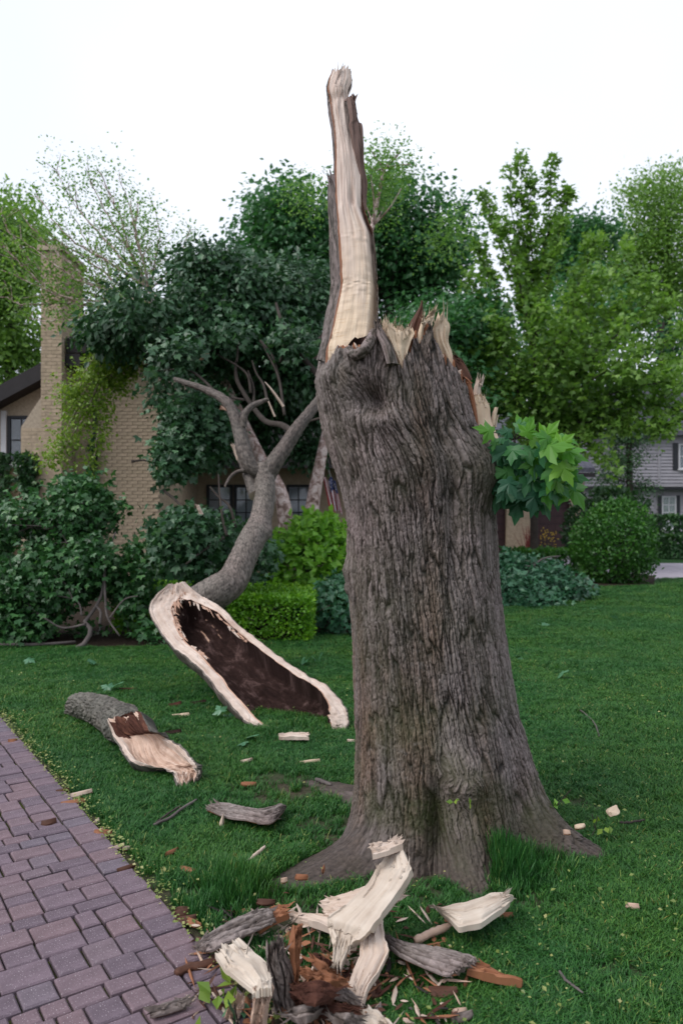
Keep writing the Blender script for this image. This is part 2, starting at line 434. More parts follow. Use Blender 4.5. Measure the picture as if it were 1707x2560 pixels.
ROT = m_rot('rotten_heartwood', (.013, .007, .006), (.155, .098, .090))
ROT_RED = m_rot('crumbled_rotten_wood', (.035, .015, .011), (.26, .12, .07))
BROWN_PINK = m_wood('weathered_inner_bark', (.22, .15, .13), (.10, .06, .05), (.03, .018, .015), .6, .6, .5)
BROWN = m_wood('dark_splinter', (.10, .045, .028), (.05, .022, .015), (.02, .01, .008))

def m_leaf(name, stops, trans=.35, rough=.42, spec=.45):
    n = Nodes(name)
    c = n.ramp(n.attr('var'), stops)
    n.done(c, rough, spec)
    tr = n.new('ShaderNodeBsdfTranslucent'); n.link(n.mix(1.0, c, (1.25, 1.3, .7), 'MULTIPLY'), tr.inputs[0])
    mx = n.new('ShaderNodeMixShader'); mx.inputs[0].default_value = trans
    n.link(n.b.outputs[0], mx.inputs[1]); n.link(tr.outputs[0], mx.inputs[2]); n.link(mx.outputs[0], n.out.inputs[0])
    return n.m
LF_DARK = m_leaf('leaf_dark', [(0, (0.015, 0.050, 0.021)), (.6, (0.033, 0.096, 0.040)), (.85, (0.066, 0.156, 0.068)), (1, (0.132, 0.240, 0.126))], .22)
LF_MAPLE = m_leaf('leaf_maple_behind', [(0, (0.026, 0.098, 0.034)), (.6, (0.046, 0.156, 0.052)), (1, (0.088, 0.225, 0.085))], .38)
LF_MID = m_leaf('leaf_mid', [(0, (0.079, 0.170, 0.033)), (.55, (0.137, 0.269, 0.047)), (1, (0.230, 0.375, 0.081))], .45)
LF_BIRCH = m_leaf('leaf_birch', [(0, (0.077, 0.180, 0.045)), (.5, (0.132, 0.276, 0.063)), (1, (0.209, 0.360, 0.099))], .5)
LF_LIME = m_leaf('leaf_lime', [(0, (0.085, 0.233, 0.024)), (.5, (0.157, 0.358, 0.039)), (1, (0.270, 0.496, 0.066))], .4)
LF_YEL = m_leaf('leaf_yellow_green', [(0, (0.098, 0.187, 0.018)), (.5, (0.167, 0.276, 0.032)), (1, (0.264, 0.374, 0.054))], .42)
LF_HEDGE = m_leaf('leaf_hedge', [(0, (0.053, 0.160, 0.011)), (.5, (0.109, 0.288, 0.015)), (1, (0.229, 0.439, 0.026))], .3)
LF_BOX = m_leaf('leaf_round_shrub', [(0, (0.021, 0.081, 0.014)), (.6, (0.039, 0.137, 0.020)), (1, (0.092, 0.234, 0.030))], .28)
LF_WILT = m_leaf('leaf_wilted', [(0, (0.021, 0.078, 0.040)), (.55, (0.034, 0.121, 0.059)), (1, (0.081, 0.207, 0.104))], .2, .38)
LF_HEAP = m_leaf('leaf_heap', [(0, (0.019, 0.068, 0.020)), (.6, (0.038, 0.124, 0.036)), (.85, (0.084, 0.208, 0.060)), (1, (0.168, 0.325, 0.110))], .22, .38)
LF_SPRIG = m_leaf('leaf_sprig', [(0, (.022, .092, .048)), (.35, (.034, .140, .055)), (.65, (.065, .215, .030)), (1, (.135, .31, .026))], .4, .45, .35)
LF_IVY = m_leaf('leaf_ivy', [(0, (.014, .05, .016)), (.6, (.028, .085, .026)), (1, (.07, .16, .04))], .2)
GRASS = None
def m_grass():
    n = Nodes('grass_blade')
    k = n.math('ADD', n.math('MULTIPLY', n.attr('var'), .62), n.math('MULTIPLY', n.rand(), .38))
    c = n.ramp(k, [(.05, (.013, .066, .014)), (.5, (.028, .128, .025)), (.84, (.062, .190, .035)), (.97, (.22, .26, .08))])
    loc = n.new('ShaderNodeObjectInfo').outputs['Location']
    c = n.mix(n.ramp(n.noise(loc, 1.1, 3), [(.40, 0.0), (.66, .75)]), c, n.mix(1.0, c, (1.9, 1.30, .9), 'MULTIPLY'))
    n.done(c, .5, .35)
    tr = n.new('ShaderNodeBsdfTranslucent'); n.link(c, tr.inputs[0])
    mx = n.new('ShaderNodeMixShader'); mx.inputs[0].default_value = .3
    n.link(n.b.outputs[0], mx.inputs[1]); n.link(tr.outputs[0], mx.inputs[2]); n.link(mx.outputs[0], n.out.inputs[0])
    return n.m
GRASS = m_grass()
def m_soil():
    n = Nodes('lawn_soil'); v = n.coord()
    g = n.noise(v, 1.3, 4); f = n.noise(v, 45, 5, .7)
    c = n.ramp(g, [(.35, (.016, .050, .015)), (.65, (.027, .072, .020))])
    d = n.ramp(f, [(.3, (.034, .025, .019)), (.7, (.11, .083, .063))])
    c = n.mix(n.attr('dirt'), c, d)
    n.bump(f, .7, .02)
    return n.done(c, .95, .1)
SOIL = m_soil()
MULCH = m_plain('bed_mulch', (.032, .023, .017), .95, .1, .5, 30)
def m_paver():
    n = Nodes('paver_concrete'); v = n.coord()
    base = n.ramp(n.rand(), [(0, (.118, .090, .110)), (.45, (.152, .112, .134)), (.8, (.166, .114, .127)), (1, (.134, .112, .136))])
    blot = n.noise(v, 9, 4)
    c = n.mix(1.0, base, n.ramp(blot, [(.3, .78), (.7, 1.15)]), 'MULTIPLY')
    sp = n.noise(v, 190, 2)
    c = n.mix(n.ramp(sp, [(.66, 0.0), (.72, .75)]), c, (.55, .50, .52))
    c = n.mix(n.ramp(n.noise(v, 150, 2), [(.64, 0.0), (.72, .6)]), c, (.05, .035, .04))
    n.bump(n.noise(v, 120, 5, .7), .45, .004)
    return n.done(c, .85, .25)
PAVER = m_paver()
def m_joint():
    n = Nodes('moss_joint'); v = n.coord()
    c = n.mix(n.ramp(n.noise(v, 5, 4), [(.38, 0.0), (.55, .95)]), n.ramp(n.noise(v, 60, 4), [(.3, (.012, .009, .008)), (.7, (.045, .035, .03))]), n.ramp(n.noise(v, 90, 4), [(.3, (.03, .04, .008)), (.7, (.085, .095, .02))]))
    n.bump(n.noise(v, 110, 4), .8, .01)
    return n.done(c, .95, .1)
JOINT = m_joint()
def m_brick(name, a, b, cc):
    n = Nodes(name); v = n.coord('Object')
    base = n.ramp(n.rand(), [(0, a), (.5, b), (1, cc)])
    c = n.mix(1.0, base, n.ramp(n.noise(v, 14, 5), [(.3, .75), (.7, 1.2)]), 'MULTIPLY')
    n.bump(n.noise(v, 70, 4), .4, .005)
    return n.done(c, .9, .2)
BRICK = m_brick('tan_brick', (.40, .315, .225), (.425, .335, .24), (.445, .345, .25))
MORTAR = m_plain('mortar', (.39, .32, .245), .95, .1, .2, 20)
def m_brick_far():
    n = Nodes('tan_brick_joined'); v = n.coord('Object')
    w = n.noise(n.coord('Object', (5, 5, 14)), 1.0, 1)
    c = n.mix(1.0, n.ramp(w, [(.3, (.385, .305, .215)), (.7, (.44, .345, .25))]), n.ramp(n.noise(v, 12, 5), [(.3, .8), (.7, 1.15)]), 'MULTIPLY')
    return n.done(c, .9, .2)
BRICK_FAR = m_brick_far()
ROOFD = m_plain('dark_roof', (.022, .019, .020), .8, .3, .3, 5)
SLATE = m_plain('grey_shingle_roof', (.085, .085, .105), .85, .2, .35, 9)
FASCIA = m_plain('dark_fascia', (.016, .013, .014), .6, .35, .2)
GDOOR = m_plain('maroon_garage_door', (.05, .022, .024), .55, .4, .12, 3)
TRIMD = m_plain('black_trim', (.012, .013, .018), .5, .4, .15)
TRIMW = m_plain('white_trim', (.55, .54, .56), .6, .4, .08)
SIDING = m_plain('grey_clapboard', (.30, .285, .31), .75, .3, .08, 2)
BLIND = m_plain('window_blind', (.36, .38, .42), .8, .2, .12, 3)
CURTAIN = m_plain('green_curtain', (.13, .19, .12), .9, .2, .3, 12)
DRIVE = m_plain('concrete_drive', (.36, .32, .36), .9, .2, .12, 4)
BIRCHB = None
def m_birch():
    n = Nodes('birch_bark'); v = n.coord()
    a = n.noise(v, 11, 5, .65, .6)
    c = n.ramp(a, [(.32, (.12, .07, .06)), (.46, (.34, .23, .20)), (.56, (.60, .47, .44)), (.70, (.74, .64, .61))])
    n.bump(n.noise(v, 22, 6, .7), 1.0, .03)
    return n.done(c, .8, .2)
BIRCHB = m_birch()
TWIG = m_plain('twig_bark', (.050, .041, .036), .9, .15, .3, 8)
TWIG_G = m_plain('grey_twig_bark', (.105, .09, .085), .9, .15, .3, 8)
def m_glass():
    n = Nodes('window_glass'); n.b.inputs['Transmission Weight'].default_value = .9; n.b.inputs['IOR'].default_value = 1.45
    return n.done((.85, .9, .95), .03, .5)
GLASS = m_glass()
# ---------------------------------------------------------------- ground, path
N2, D2, E0 = np.array([.8254, .5645]), np.array([-.5645, .8254]), np.array([-.584, 2.895])
def path_s(x, y): return (x - E0[0]) * N2[0] + (y - E0[1]) * N2[1]
def path_a(x, y): return (x - E0[0]) * D2[0] + (y - E0[1]) * D2[1]
TRUNK_X, TRUNK_Y = .46, 3.80

DIRT = [(G(700, 1975), .28, .9), (G(760, 1955), .18, .8), (G(560, 2010), .15, .5), (G(880, 2090), .22, .85), (G(1430, 2010), .2, .55), (G(800, 2060), .25, .6),
        (G(1330, 2250), .12, .7), (G(760, 2300), .3, .8), (G(640, 2480), .35, .7), (G(1380, 2180), .16, .5), (G(470, 2240), .12, .8), (G(1570, 2430), .14, .5), (G(1380, 1950), .15, .6),
        (G(575, 1760), .12, .6), (G(440, 1755), .08, .8), (G(430, 1830), .06, .8), (G(740, 1830), .12, .5), (G(1000, 2200), .3, .6)]
def dirt_at(x, y):
    d = np.zeros_like(x)
    for (c, r, a) in DIRT: d = np.maximum(d, a * np.exp(-(((x - c[0]) ** 2 + (y - c[1]) ** 2) / r ** 2)))
    e = path_s(x, y)
    d = np.maximum(d, .85 * np.exp(-(np.clip(e, 0, 9) / .055) ** 2))
    d = d * (.55 + .9 * fbm(x * 9, y * 9, 3, 5))
    return np.clip(d, 0, 1)
def build_ground():
    xs = np.concatenate([[-300, -80, -25], np.linspace(-10, 12, 150), [25, 80, 300]])
    ys = np.concatenate([[-60, -10], np.linspace(1.2, 9, 150), np.linspace(9.3, 30, 40), [60, 150, 400]])
    X, Y = np.meshgrid(xs, ys); Z = np.zeros_like(X)
    i, j = np.meshgrid(np.arange(len(ys) - 1), np.arange(len(xs) - 1), indexing='ij'); n = len(xs)
    F = np.stack([i * n + j, i * n + j + 1, (i + 1) * n + j + 1, (i + 1) * n + j], -1).reshape(-1, 4)
    tag(obj('lawn', np.stack([X, Y, Z], -1).reshape(-1, 3), F, SOIL, att={'dirt': dirt_at(X.ravel(), Y.ravel())}), kind='structure', label='mown dark green lawn sloping back to the houses')
build_ground()

BED = [G(-200, 1600), G(0, 1612), G(250, 1622), G(420, 1618), G(560, 1618), G(640, 1612), G(760, 1598), G(900, 1585), (1.2, 9.9, 0), (1.2, 12.0, 0), (2.0, 12.4, 0), (3.0, 12.6, 0), G(1320, 1525), G(1420, 1500), G(1500, 1470), G(1640, 1466), G(1640, 1440), (4.5, 24, 0), (-14, 24, 0), (-14, 9, 0)]
def in_poly(x, y, poly):
    r = np.zeros(x.shape, bool); n = len(poly)
    for k in range(n):
        x0, y0, x1, y1 = poly[k][0], poly[k][1], poly[(k + 1) % n][0], poly[(k + 1) % n][1]
        if y0 == y1: continue
        r ^= ((y0 > y) != (y1 > y)) & (x < (x1 - x0) * (y - y0) / (y1 - y0) + x0)
    return r
tag(obj('garden_bed', [(p[0], p[1], .006) for p in BED], [tuple(range(len(BED)))], MULCH, smooth=False), kind='structure', label='dark mulch planting bed along the house front')
dp = [G(1636, 1463), G(1800, 1463), (13.5, 16.6, 0), (30, 17.5, 0), (30, 23.2, 0), (9.0, 23.6, 0), (9.4, 27.5, 0), (4.2, 27.5, 0), (4.4, 23.0, 0), G(1636, 1440)]
tag(obj('driveway', [(p[0], p[1], .012) for p in dp], [tuple(range(len(dp)))], DRIVE, smooth=False), kind='structure', label='pale concrete driveway beside the round shrub')

def build_path():
    a0, a1 = -2.2, 6.8
    def W(s, a, z): q = E0 + N2 * s + D2 * a; return (q[0], q[1], z)
    base = obj('path', [W(.004, a0, .005), W(.004, a1, .005), W(-3.6, a1, .005), W(-3.6, a0, .005)], [(0, 3, 2, 1)], JOINT, smooth=False)
    tag(base, 'brick paved path with mossy joints beside the lawn', None, None, 'structure')
    r = np.random.default_rng(11)
    TH = .022
    cache = {}
    def pmesh(w, l):
        key = (w, l)
        if key in cache: return cache[key]
        b = .006; V = []
        for (i, z) in ((0, 0.0), (0, TH - .006), (b, TH)):
            V += [(-w / 2 + i, -l / 2 + i, z), (w / 2 - i, -l / 2 + i, z), (w / 2 - i, l / 2 - i, z), (-w / 2 + i, l / 2 - i, z)]
        Fq = [(8, 9, 10, 11)]
        for lv in (0, 4):
            Fq += [(lv + k, lv + (k + 1) % 4, lv + 4 + (k + 1) % 4, lv + 4 + k) for k in range(4)]
        me = bpy.data.meshes.new('paver'); me.from_pydata(V, [], Fq); me.materials.append(PAVER); me.update(); cache[key] = me
        return me
    cells = []
    a = a0
    while a < a1:
        l = [.112, .120, .116][r.integers(3)]
        cells.append((-.072, a + l / 2, .124, l - .008)); a += l
    a = a0
    rows = 0
    while a < a1:
        th = [.118, .118, .118, .086, .140][r.integers(5)]
        s = -.139 - (r.random() * .003)
        while s > -3.4:
            w = [.118, .165, .118, .086, .118, .175][r.integers(6)]
            g = .008 if r.random() > .14 else .018
            cells.append((s - w / 2, a + th / 2, w - g, th - (.008 if r.random() > .1 else .015))); s -= w
        a += th; rows += 1
    ang = math.atan2(N2[1], N2[0])
    vis = []
    for (s, a, w, l) in cells:
        x, y, _ = W(s, a, 0)
        if y < 1.9: continue
        px, py = CX + F_PX * x / y, CY + F_PX * CAM_H / y
        m = 420 * 2.5 / y + 60
        if -m < px < 900 and py < 2560 + 200: vis.append((y, x, s, a, w, l))
    vis.sort()
    extra = MB()
    for k, (y, x, s, a, w, l) in enumerate(vis):
        z = .004 + r.normal(0, .0022)
        if k < 300:
            o = bpy.data.objects.new('paver', pmesh(round(w, 3), round(l, 3))); COL.objects.link(o); o.parent = base
            o.location = (x, y, z); o.rotation_euler = (r.normal(0, .010), r.normal(0, .010), ang + r.normal(0, .012))
        else:
            me = pmesh(round(w, 3), round(l, 3)); ca, sa = math.cos(ang), math.sin(ang)
            extra.add([(x + v.co.x * ca - v.co.y * sa, y + v.co.x * sa + v.co.y * ca, z + v.co.z) for v in me.vertices], [tuple(p.vertices) for p in me.polygons])
    if extra.V:
        o = extra.make('paver', PAVER, base); o['kind'] = 'stuff'
    return len(vis)
N_PAV = build_path()
print('pavers in view', N_PAV)
# ---------------------------------------------------------------- the broken trunk
SIL = np.array([(700, 826, 1160), (814, 811, 1160), (866, 806, 1165), (903, 800, 1176), (958, 791, 1187), (1023, 799, 1200), (1089, 811, 1214), (1154, 833, 1240), (1190, 846, 1246), (1219, 855, 1241),
                (1285, 868, 1237), (1415, 874, 1243), (1524, 877, 1252), (1633, 883, 1263), (1742, 887, 1276), (1851, 889, 1296), (1916, 890, 1306), (2300, 892, 1312)], float)
SZ = CAM_H - (SIL[:, 0] - CY) / F_PX * 3.78
SXL, SXR = (SIL[:, 1] - CX) / F_PX * 3.78, (SIL[:, 2] - CX) / F_PX * 3.78
def t_c(z): return np.interp(z, SZ[::-1], (.5 * (SXL + SXR))[::-1])
def t_r(z): return np.interp(z, SZ[::-1], (.5 * (SXR - SXL))[::-1])
BTREE = thing('broken_tree', 'tall snapped maple trunk with pale split spire standing on the lawn', 'tree', (TRUNK_X, TRUNK_Y, 0))
def build_trunk():
    th = np.concatenate([np.linspace(-np.pi, 0, 460, endpoint=False), np.linspace(0, np.pi, 110, endpoint=False)])
    RIM = [(812, 842), (820, 864), (834, 868), (850, 867), (872, 874), (890, 884), (912, 880), (926, 858), (940, 846), (958, 872), (985, 900), (1005, 913), (1013, 888), (1022, 868), (1040, 846), (1060, 832), (1076, 817),
           (1086, 850), (1104, 888), (1133, 925), (1150, 947), (1166, 961), (1176, 1010), (1192, 1066), (1205, 1106), (1224, 1128), (1240, 1138)]
    rth, rz = [], []
    for (px, py) in RIM:
        Y = 3.5
        for _ in range(12):
            z = CAM_H - (py - CY) / F_PX * Y; x = (px - CX) / F_PX * Y
            cs = np.clip((x - t_c(z)) / t_r(z), -1, 1); Y = TRUNK_Y - t_r(z) * math.sqrt(1 - cs * cs)
        rth.append(-math.acos(cs)); rz.append(z)
    rth = np.maximum.accumulate(np.array(rth)); rz = np.array(rz)
    back_t = np.array([.35, .8, 1.3, 1.8, 2.4, 3.0]); back_z = np.array([1.98, 2.10, 2.22, 2.40, 2.48, 2.44])
    at, az = np.concatenate([rth, back_t]), np.concatenate([rz, back_z])
    o = np.argsort(at); ztop = np.interp(th, at[o], az[o], period=2 * np.pi)
    jg = (vn(th * 22, th * 0, 4) - .5) * .05 + (vn(th * 55, th * 0, 9) - .5) * .03
    ztop = ztop + jg * (1 - .6 * np.exp(-((th + 2.4) / .35) ** 2))
    z1 = np.concatenate([np.linspace(-.06, .35, 120, endpoint=False), np.linspace(.35, 1.72, 330, endpoint=False)])
    nt = 150
    Zs = np.concatenate([np.tile(z1[:, None], (1, len(th))), 1.72 + (ztop - 1.72)[None] * np.linspace(0, 1, nt)[:, None]])
    TH = np.tile(th[None], (Zs.shape[0], 1))
    r = t_r(Zs); cx = t_c(Zs)
    def d(a): return np.angle(np.exp(1j * (TH - a)))
    def ga(a, w): return np.exp(-(d(a) / w) ** 2)
    # gentle flutes
    r = r * (1 + .030 * np.cos(3 * TH + 1.1 + Zs * .7) * sm(2.2, .6, Zs) + .018 * np.cos(5 * TH - Zs))
    dr = np.zeros_like(r)
    # roots: angle, reach beyond the stem, width, height of decay
    zz = np.maximum(Zs, 0)
    for (a, L, w, hz, p) in ((-.36, .38, .30, .12, .35), (-1.42, .27, .22, .10, .30), (-2.50, .54, .24, .05, .12), (-2.95, .06, .3, .10, .4), (2.30, .60, .20, .05, .1), (.7, .3, .35, .14, .3), (-.95, .05, .3, .2, .3), (-1.95, .08, .3, .14, .3)):
        dr += L * ga(a, w) * ((1 - p) * np.exp(-zz / hz) + p * np.exp(-zz / (hz * 2.4)))
    dr += .02 * np.exp(-zz / .20)
    # crease with moss between the front roots, burl above it
    dr -= .085 * ga(-1.72, .11) * np.exp(-((zz - .18) / .24) ** 2)
    dr += .060 * ga(-1.42, .24) * np.exp(-((zz - .40) / .085) ** 2) - .02 * ga(-1.42, .12) * np.exp(-((zz - .42) / .04) ** 2)
    dr -= .020 * ga(-.75, .10) * np.exp(-((zz - .3) / .3) ** 2)
    # groove beside the right-hand column, the column's collar, upper left burl and its knot
    dr -= .042 * ga(-1.27 , .10) * sm(1.15, 1.5, Zs) * sm(2.05, 1.9, Zs)
    dr += .045 * ga(-.85, .36) * np.exp(-((Zs - 1.80) / .15) ** 2)
    dr += .055 * ga(-.25, .30) * np.exp(-((Zs - 1.84) / .09) ** 2)
    dr += .055 * ga(-2.25, .45) * np.exp(-((Zs - 2.25) / .15) ** 2)
    dr -= .090 * ga(-1.95, .15) * np.exp(-((Zs - 2.10) / .075) ** 2)
    dr += .026 * ga(-1.95, .33) * np.exp(-((Zs - 2.02) / .05) ** 2)
    dr += .035 * ga(-2.05, .2) * np.exp(-((Zs - 2.36) / .05) ** 2)
    # small knob low on the left side
    dr += .035 * ga(-3.0, .16) * np.exp(-((Zs - 1.31) / .06) ** 2) + .025 * ga(-3.05, .12) * np.exp(-((Zs - 1.22) / .035) ** 2)
    circ = 2 * np.pi * .39
    sw = TH * .39
    tw = Zs + .10 * np.sin(TH * 2 + 1)
    # ridges bend round the knots
    kd = np.exp(-((d(-1.95) / .30) ** 2 + ((Zs - 2.10) / .16) ** 2))
    sw = sw + kd * .07 * np.sign(d(-1.95)) * (1 - np.exp(-np.abs(d(-1.95)) / .1))
    bd = np.exp(-((d(-1.42) / .3) ** 2 + ((Zs - .40) / .12) ** 2))
    sw2 = sw + bd * .07 * (vn(TH * 9, Zs * 14, 61) - .5)
    tw = tw - sm(.10, .45, dr) * .0
    sw2 = sw2 + .07 * Zs
    bh = bark_h(sw2 % circ, tw, .023, .32, 3, circ)
    bh2 = bark_h(sw2 % circ, tw, .017, .085, 8, circ)
    mixb = np.clip(kd * .8 + bd * .6 + sm(.05, .25, dr), 0, 1)
    bh = bh * (1 - mixb) + bh2 * mixb
    amp = .020 * (1 + .7 * sm(.06, .3, dr))
    r = r + dr + amp * (bh - .65) + .014 * (fbm(sw / .12 + 40, Zs / .2, 3, 12) - .5)
    X = cx + r * np.cos(TH); Y = TRUNK_Y + r * np.sin(TH)
    Z = Zs + .0 * r
    nrow, ncol = Zs.shape
    V = np.stack([X, Y, Z], -1).reshape(-1, 3)
    i, j = np.meshgrid(np.arange(nrow - 1), np.arange(ncol), indexing='ij'); k = (j + 1) % ncol
    F = np.stack([i * ncol + j, i * ncol + k, (i + 1) * ncol + k, (i + 1) * ncol + j], -1).reshape(-1, 4)
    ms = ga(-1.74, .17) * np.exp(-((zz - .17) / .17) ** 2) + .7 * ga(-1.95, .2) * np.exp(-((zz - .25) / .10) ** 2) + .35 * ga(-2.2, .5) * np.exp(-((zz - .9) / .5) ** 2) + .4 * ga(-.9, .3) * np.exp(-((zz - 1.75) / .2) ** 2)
    obj('bark', V, F, BARK, BTREE, att={'ridge': bh.ravel(), 'moss': ms.ravel()})
    # inside of the stump: rim of inner bark, sapwood wall, dark hollow floor
    rows = []
    top = np.stack([X[-1], Y[-1], Z[-1]], -1); ax = np.stack([cx[-1], np.full(ncol, TRUNK_Y), Z[-1]], -1)
    inw = nrm(np.stack([ax[:, 0] - top[:, 0], ax[:, 1] - top[:, 1], np.zeros(ncol)], -1))
    jz = (vn(th * 40, th * 0, 31) - .3) * .05 * (1 - np.exp(-((th + 2.45) / .62) ** 4))
    for (dx, dz) in ((.001, -.004), (.014, -.006), (.018, .012), (.06, .0), (.085, -.10), (.10, -.32)):
        q = top + inw * dx; q[:, 2] += dz + (jz if dz > -.05 and dx > .015 else 0); rows.append(q)
    cap = np.array([[.5, TRUNK_Y, 1.62]])
    V2 = np.concatenate(rows + [cap]); nr = len(rows)
    i, j = np.meshgrid(np.arange(nr - 1), np.arange(ncol), indexing='ij'); k = (j + 1) % ncol
    F2 = np.stack([i * ncol + j, i * ncol + k, (i + 1) * ncol + k, (i + 1) * ncol + j], -1).reshape(-1, 4).tolist()
    fm = np.repeat([0, 0, 1, 1, 2], ncol).tolist()
    F2 += [((nr - 1) * ncol + q, (nr - 1) * ncol + (q + 1) % ncol, nr * ncol) for q in range(ncol)]; fm += [2] * ncol
    uv = np.concatenate([np.stack([np.tile(th * .39, nr), np.repeat(np.linspace(0, .4, nr), ncol)], -1), [[0, 0]]])
    obj('broken_rim', V2, F2, [CAMB, WOOD, ROT], BTREE, fm=fm, uv=uv)
build_trunk()

def build_spire():
    rows = [  # crop1 y: bark left, wood left, wood right, right outside, depth
        (95, 140, 143, 262, 266, 3.80), (180, 103, 125, 270, 273, 3.79), (250, 100, 122, 242, 246, 3.78), (320, 103, 130, 240, 252, 3.78), (400, 112, 138, 247, 262, 3.77), (500, 127, 152, 250, 272, 3.76),
        (600, 137, 162, 270, 296, 3.75), (700, 143, 167, 292, 318, 3.74), (840, 147, 165, 326, 340, 3.73), (1000, 150, 170, 330, 346, 3.71), (1080, 155, 176, 350, 362, 3.70),
        (1200, 163, 186, 404, 412, 3.68), (1300, 172, 196, 414, 426, 3.66), (1500, 182, 205, 435, 441, 3.63), (1590, 182, 205, 440, 446, 3.62), (1700, 160, 180, 440, 450, 3.60), (1850, 130, 150, 432, 446, 3.57), (1990, 95, 112, 425, 440, 3.54), (2120, 90, 110, 425, 440, 3.54)]
    rows = rows[::-1]
    secs, ul, ur = [], [], []
    for (y, bl, wl, wr, br, Y) in rows:
        secs.append((P(*c1(bl, y), Y), P(*c1(br, y), Y))); w = max(br - bl, 1)
        ul.append((wl - bl) / w); ur.append((wr - bl) / w)
    t = np.linspace(0, 1, len(rows)); ul, ur = np.array(ul), np.array(ur)
    def ULR(V): return np.interp(V, t, ul), np.interp(V, t, ur)
    wid = np.array([np.linalg.norm(s[1] - s[0]) for s in secs])
    def front(U, V):
        a, b = ULR(V); W = np.interp(V, t, wid)
        wob = .02 * (fbm(V * 60, U * 0 + 2, 3, 5) - .5)
        left = U < a + wob
        f = np.where(left, -.055 * np.clip((a - U) / np.maximum(a, .02), 0, 1) ** .7 * W / .25 + .008, 0)
        right = U > b + wob
        f = np.where(right, -.012 - .25 * (U - b) * W + .02 * (fbm(U * 30, V * 80, 3, 3) - .5), f)
        q = np.clip((U - a) / np.maximum(b - a, .02), 0, 1)
        wood = ~left & ~right
        body = .018 * (1 - (2 * q - 1) ** 2) - .055 * sm(.78, 1.0, q) * sm(.55, .40, V) + .010 * (fbm(q * 9, V * 14, 4, 7) - .5)
        body += .012 * np.abs(vn(q * 6 + 3, V * 5, 21) - .5) + .005 * (vn(q * 5, V * 110, 3) - .5) * sm(.42, .30, V)
        gouge = np.exp(-(((q - .62) / .12) ** 2 + ((V - .50) / .03) ** 2))
        return np.where(wood, f + body - .02 * gouge, f)
    def back(U, V):
        W = np.interp(V, t, wid)
        return -(.03 + (.34 * W + .05 * sm(.3, 0, V)) * np.sqrt(np.maximum(0, 1 - (2 * U - 1) ** 2)))
    def fm(U, V):
        a, b = ULR(V); wob = .02 * (fbm(V * 60, U * 0 + 2, 3, 5) - .5)
        m = np.where(V < .36, 1, 0)
        m = np.where(fbm(U * 4, V * 9, 3, 2) + (V - .42) * 3 > .5, 0, 1)
        m = np.where(U < a + wob, 2, m)
        m = np.where((U < a + wob) & (U > a + wob - .055), 3, m)
        m = np.where(U > b + wob, np.where(V > .38, 4, 2), m)
        return m
    def umap(U, V):
        a, b = ULR(V); a = a + .02 * (fbm(V * 60, U * 0 + 2, 3, 5) - .5); b = np.minimum(b + .02 * (fbm(V * 60, U * 0 + 2, 3, 5) - .5), .985)
        k0, k1 = 10 / 69, 60 / 69
        return np.where(U < k0, U / k0 * a, np.where(U < k1, a + (U - k0) / (k1 - k0) * (b - a), b + (U - k1) / (1 - k1) * (1 - b)))
    strip('spire', secs, [WOOD_SPIRE, WOOD_SPIRE, BARK, CAMB, BROWN], BTREE, umap=umap, nu=70, nv=330, front=front, back=back, fm=fm, bm=2, jag=(0, .07), seed=3, rough=.006, teeth=5)['label'] = 'tall pale split spire with a strip of bark down its side'
build_spire()
def spire_bark():
    rows = [(40, 2090, 110, 2110), (66, 1985, 122, 1990), (92, 1850, 142, 1850), (122, 1700, 172, 1700), (126, 1590, 194, 1590), (122, 1500, 196, 1500), (123, 1300, 186, 1300), (124, 1200, 178, 1200), (121, 1060, 168, 1060), (118, 900, 160, 900), (122, 825, 135, 825)]
    secs = [(P(*c1(a, b), 3.72 + .0001 * (1990 - b)), P(*c1(c, d), 3.60 + .00012 * (1990 - d))) for a, b, c, d in rows]
    strip('spire_bark', secs, [BARK, BROWN], BTREE, nu=30, nv=200, front=lambda U, V: .02 * np.sin(U * 3.14), thick=.05, jag=(.02, .05), seed=41, rough=.02, teeth=3)
    rows = [(330, 1085, 356, 1075), (322, 1000, 352, 1000), (318, 900, 352, 900), (312, 830, 352, 830), (290, 700, 346, 700), (268, 600, 336, 600), (250, 500, 328, 500), (256, 455, 300, 470), (238, 330, 262, 330), (236, 300, 246, 300)]
    secs = [(P(*c1(a, b), 3.735), P(*c1(c, d), 3.765)) for a, b, c, d in rows]
    strip('spire_bark', secs, [BROWN_PINK, BARK], BTREE, nu=24, nv=140, front=lambda U, V: .012 * np.sin(U * 3.14), thick=.03, jag=(.01, .02), seed=42, rough=.04, teeth=3)
spire_bark()

def px_strip(name, conv, rows, Y, mats, parent, **kw):
    secs = []
    for k, (a, b, c, d) in enumerate(rows):
        y = Y if np.isscalar(Y) else np.interp(k / (len(rows) - 1), np.linspace(0, 1, len(Y)), Y)
        secs.append((P(*conv(a, b), y), P(*conv(c, d), y)))
    return strip(name, secs, mats, parent, **kw)
spl = dict(lin=True, fibres=26, jag=(0, .05), nu=26, nv=44, thick=.04, rough=.016)
px_strip('splinter', c1, [(600, 2150, 622, 2150), (585, 2090, 632, 2075), (545, 2020, 646, 2010), (505, 1940, 668, 1950), (480, 1860, 690, 1905), (478, 1800, 672, 1850)], 3.43, [WOOD_YEL, CAMB], BTREE, seed=5, **spl)
px_strip('splinter', c1, [(430, 1960, 560, 2010), (440, 1900, 560, 1930), (448, 1862, 540, 1880), (462, 1845, 520, 1850)], 3.47, [WOOD_YEL, CAMB], BTREE, seed=6, **spl)
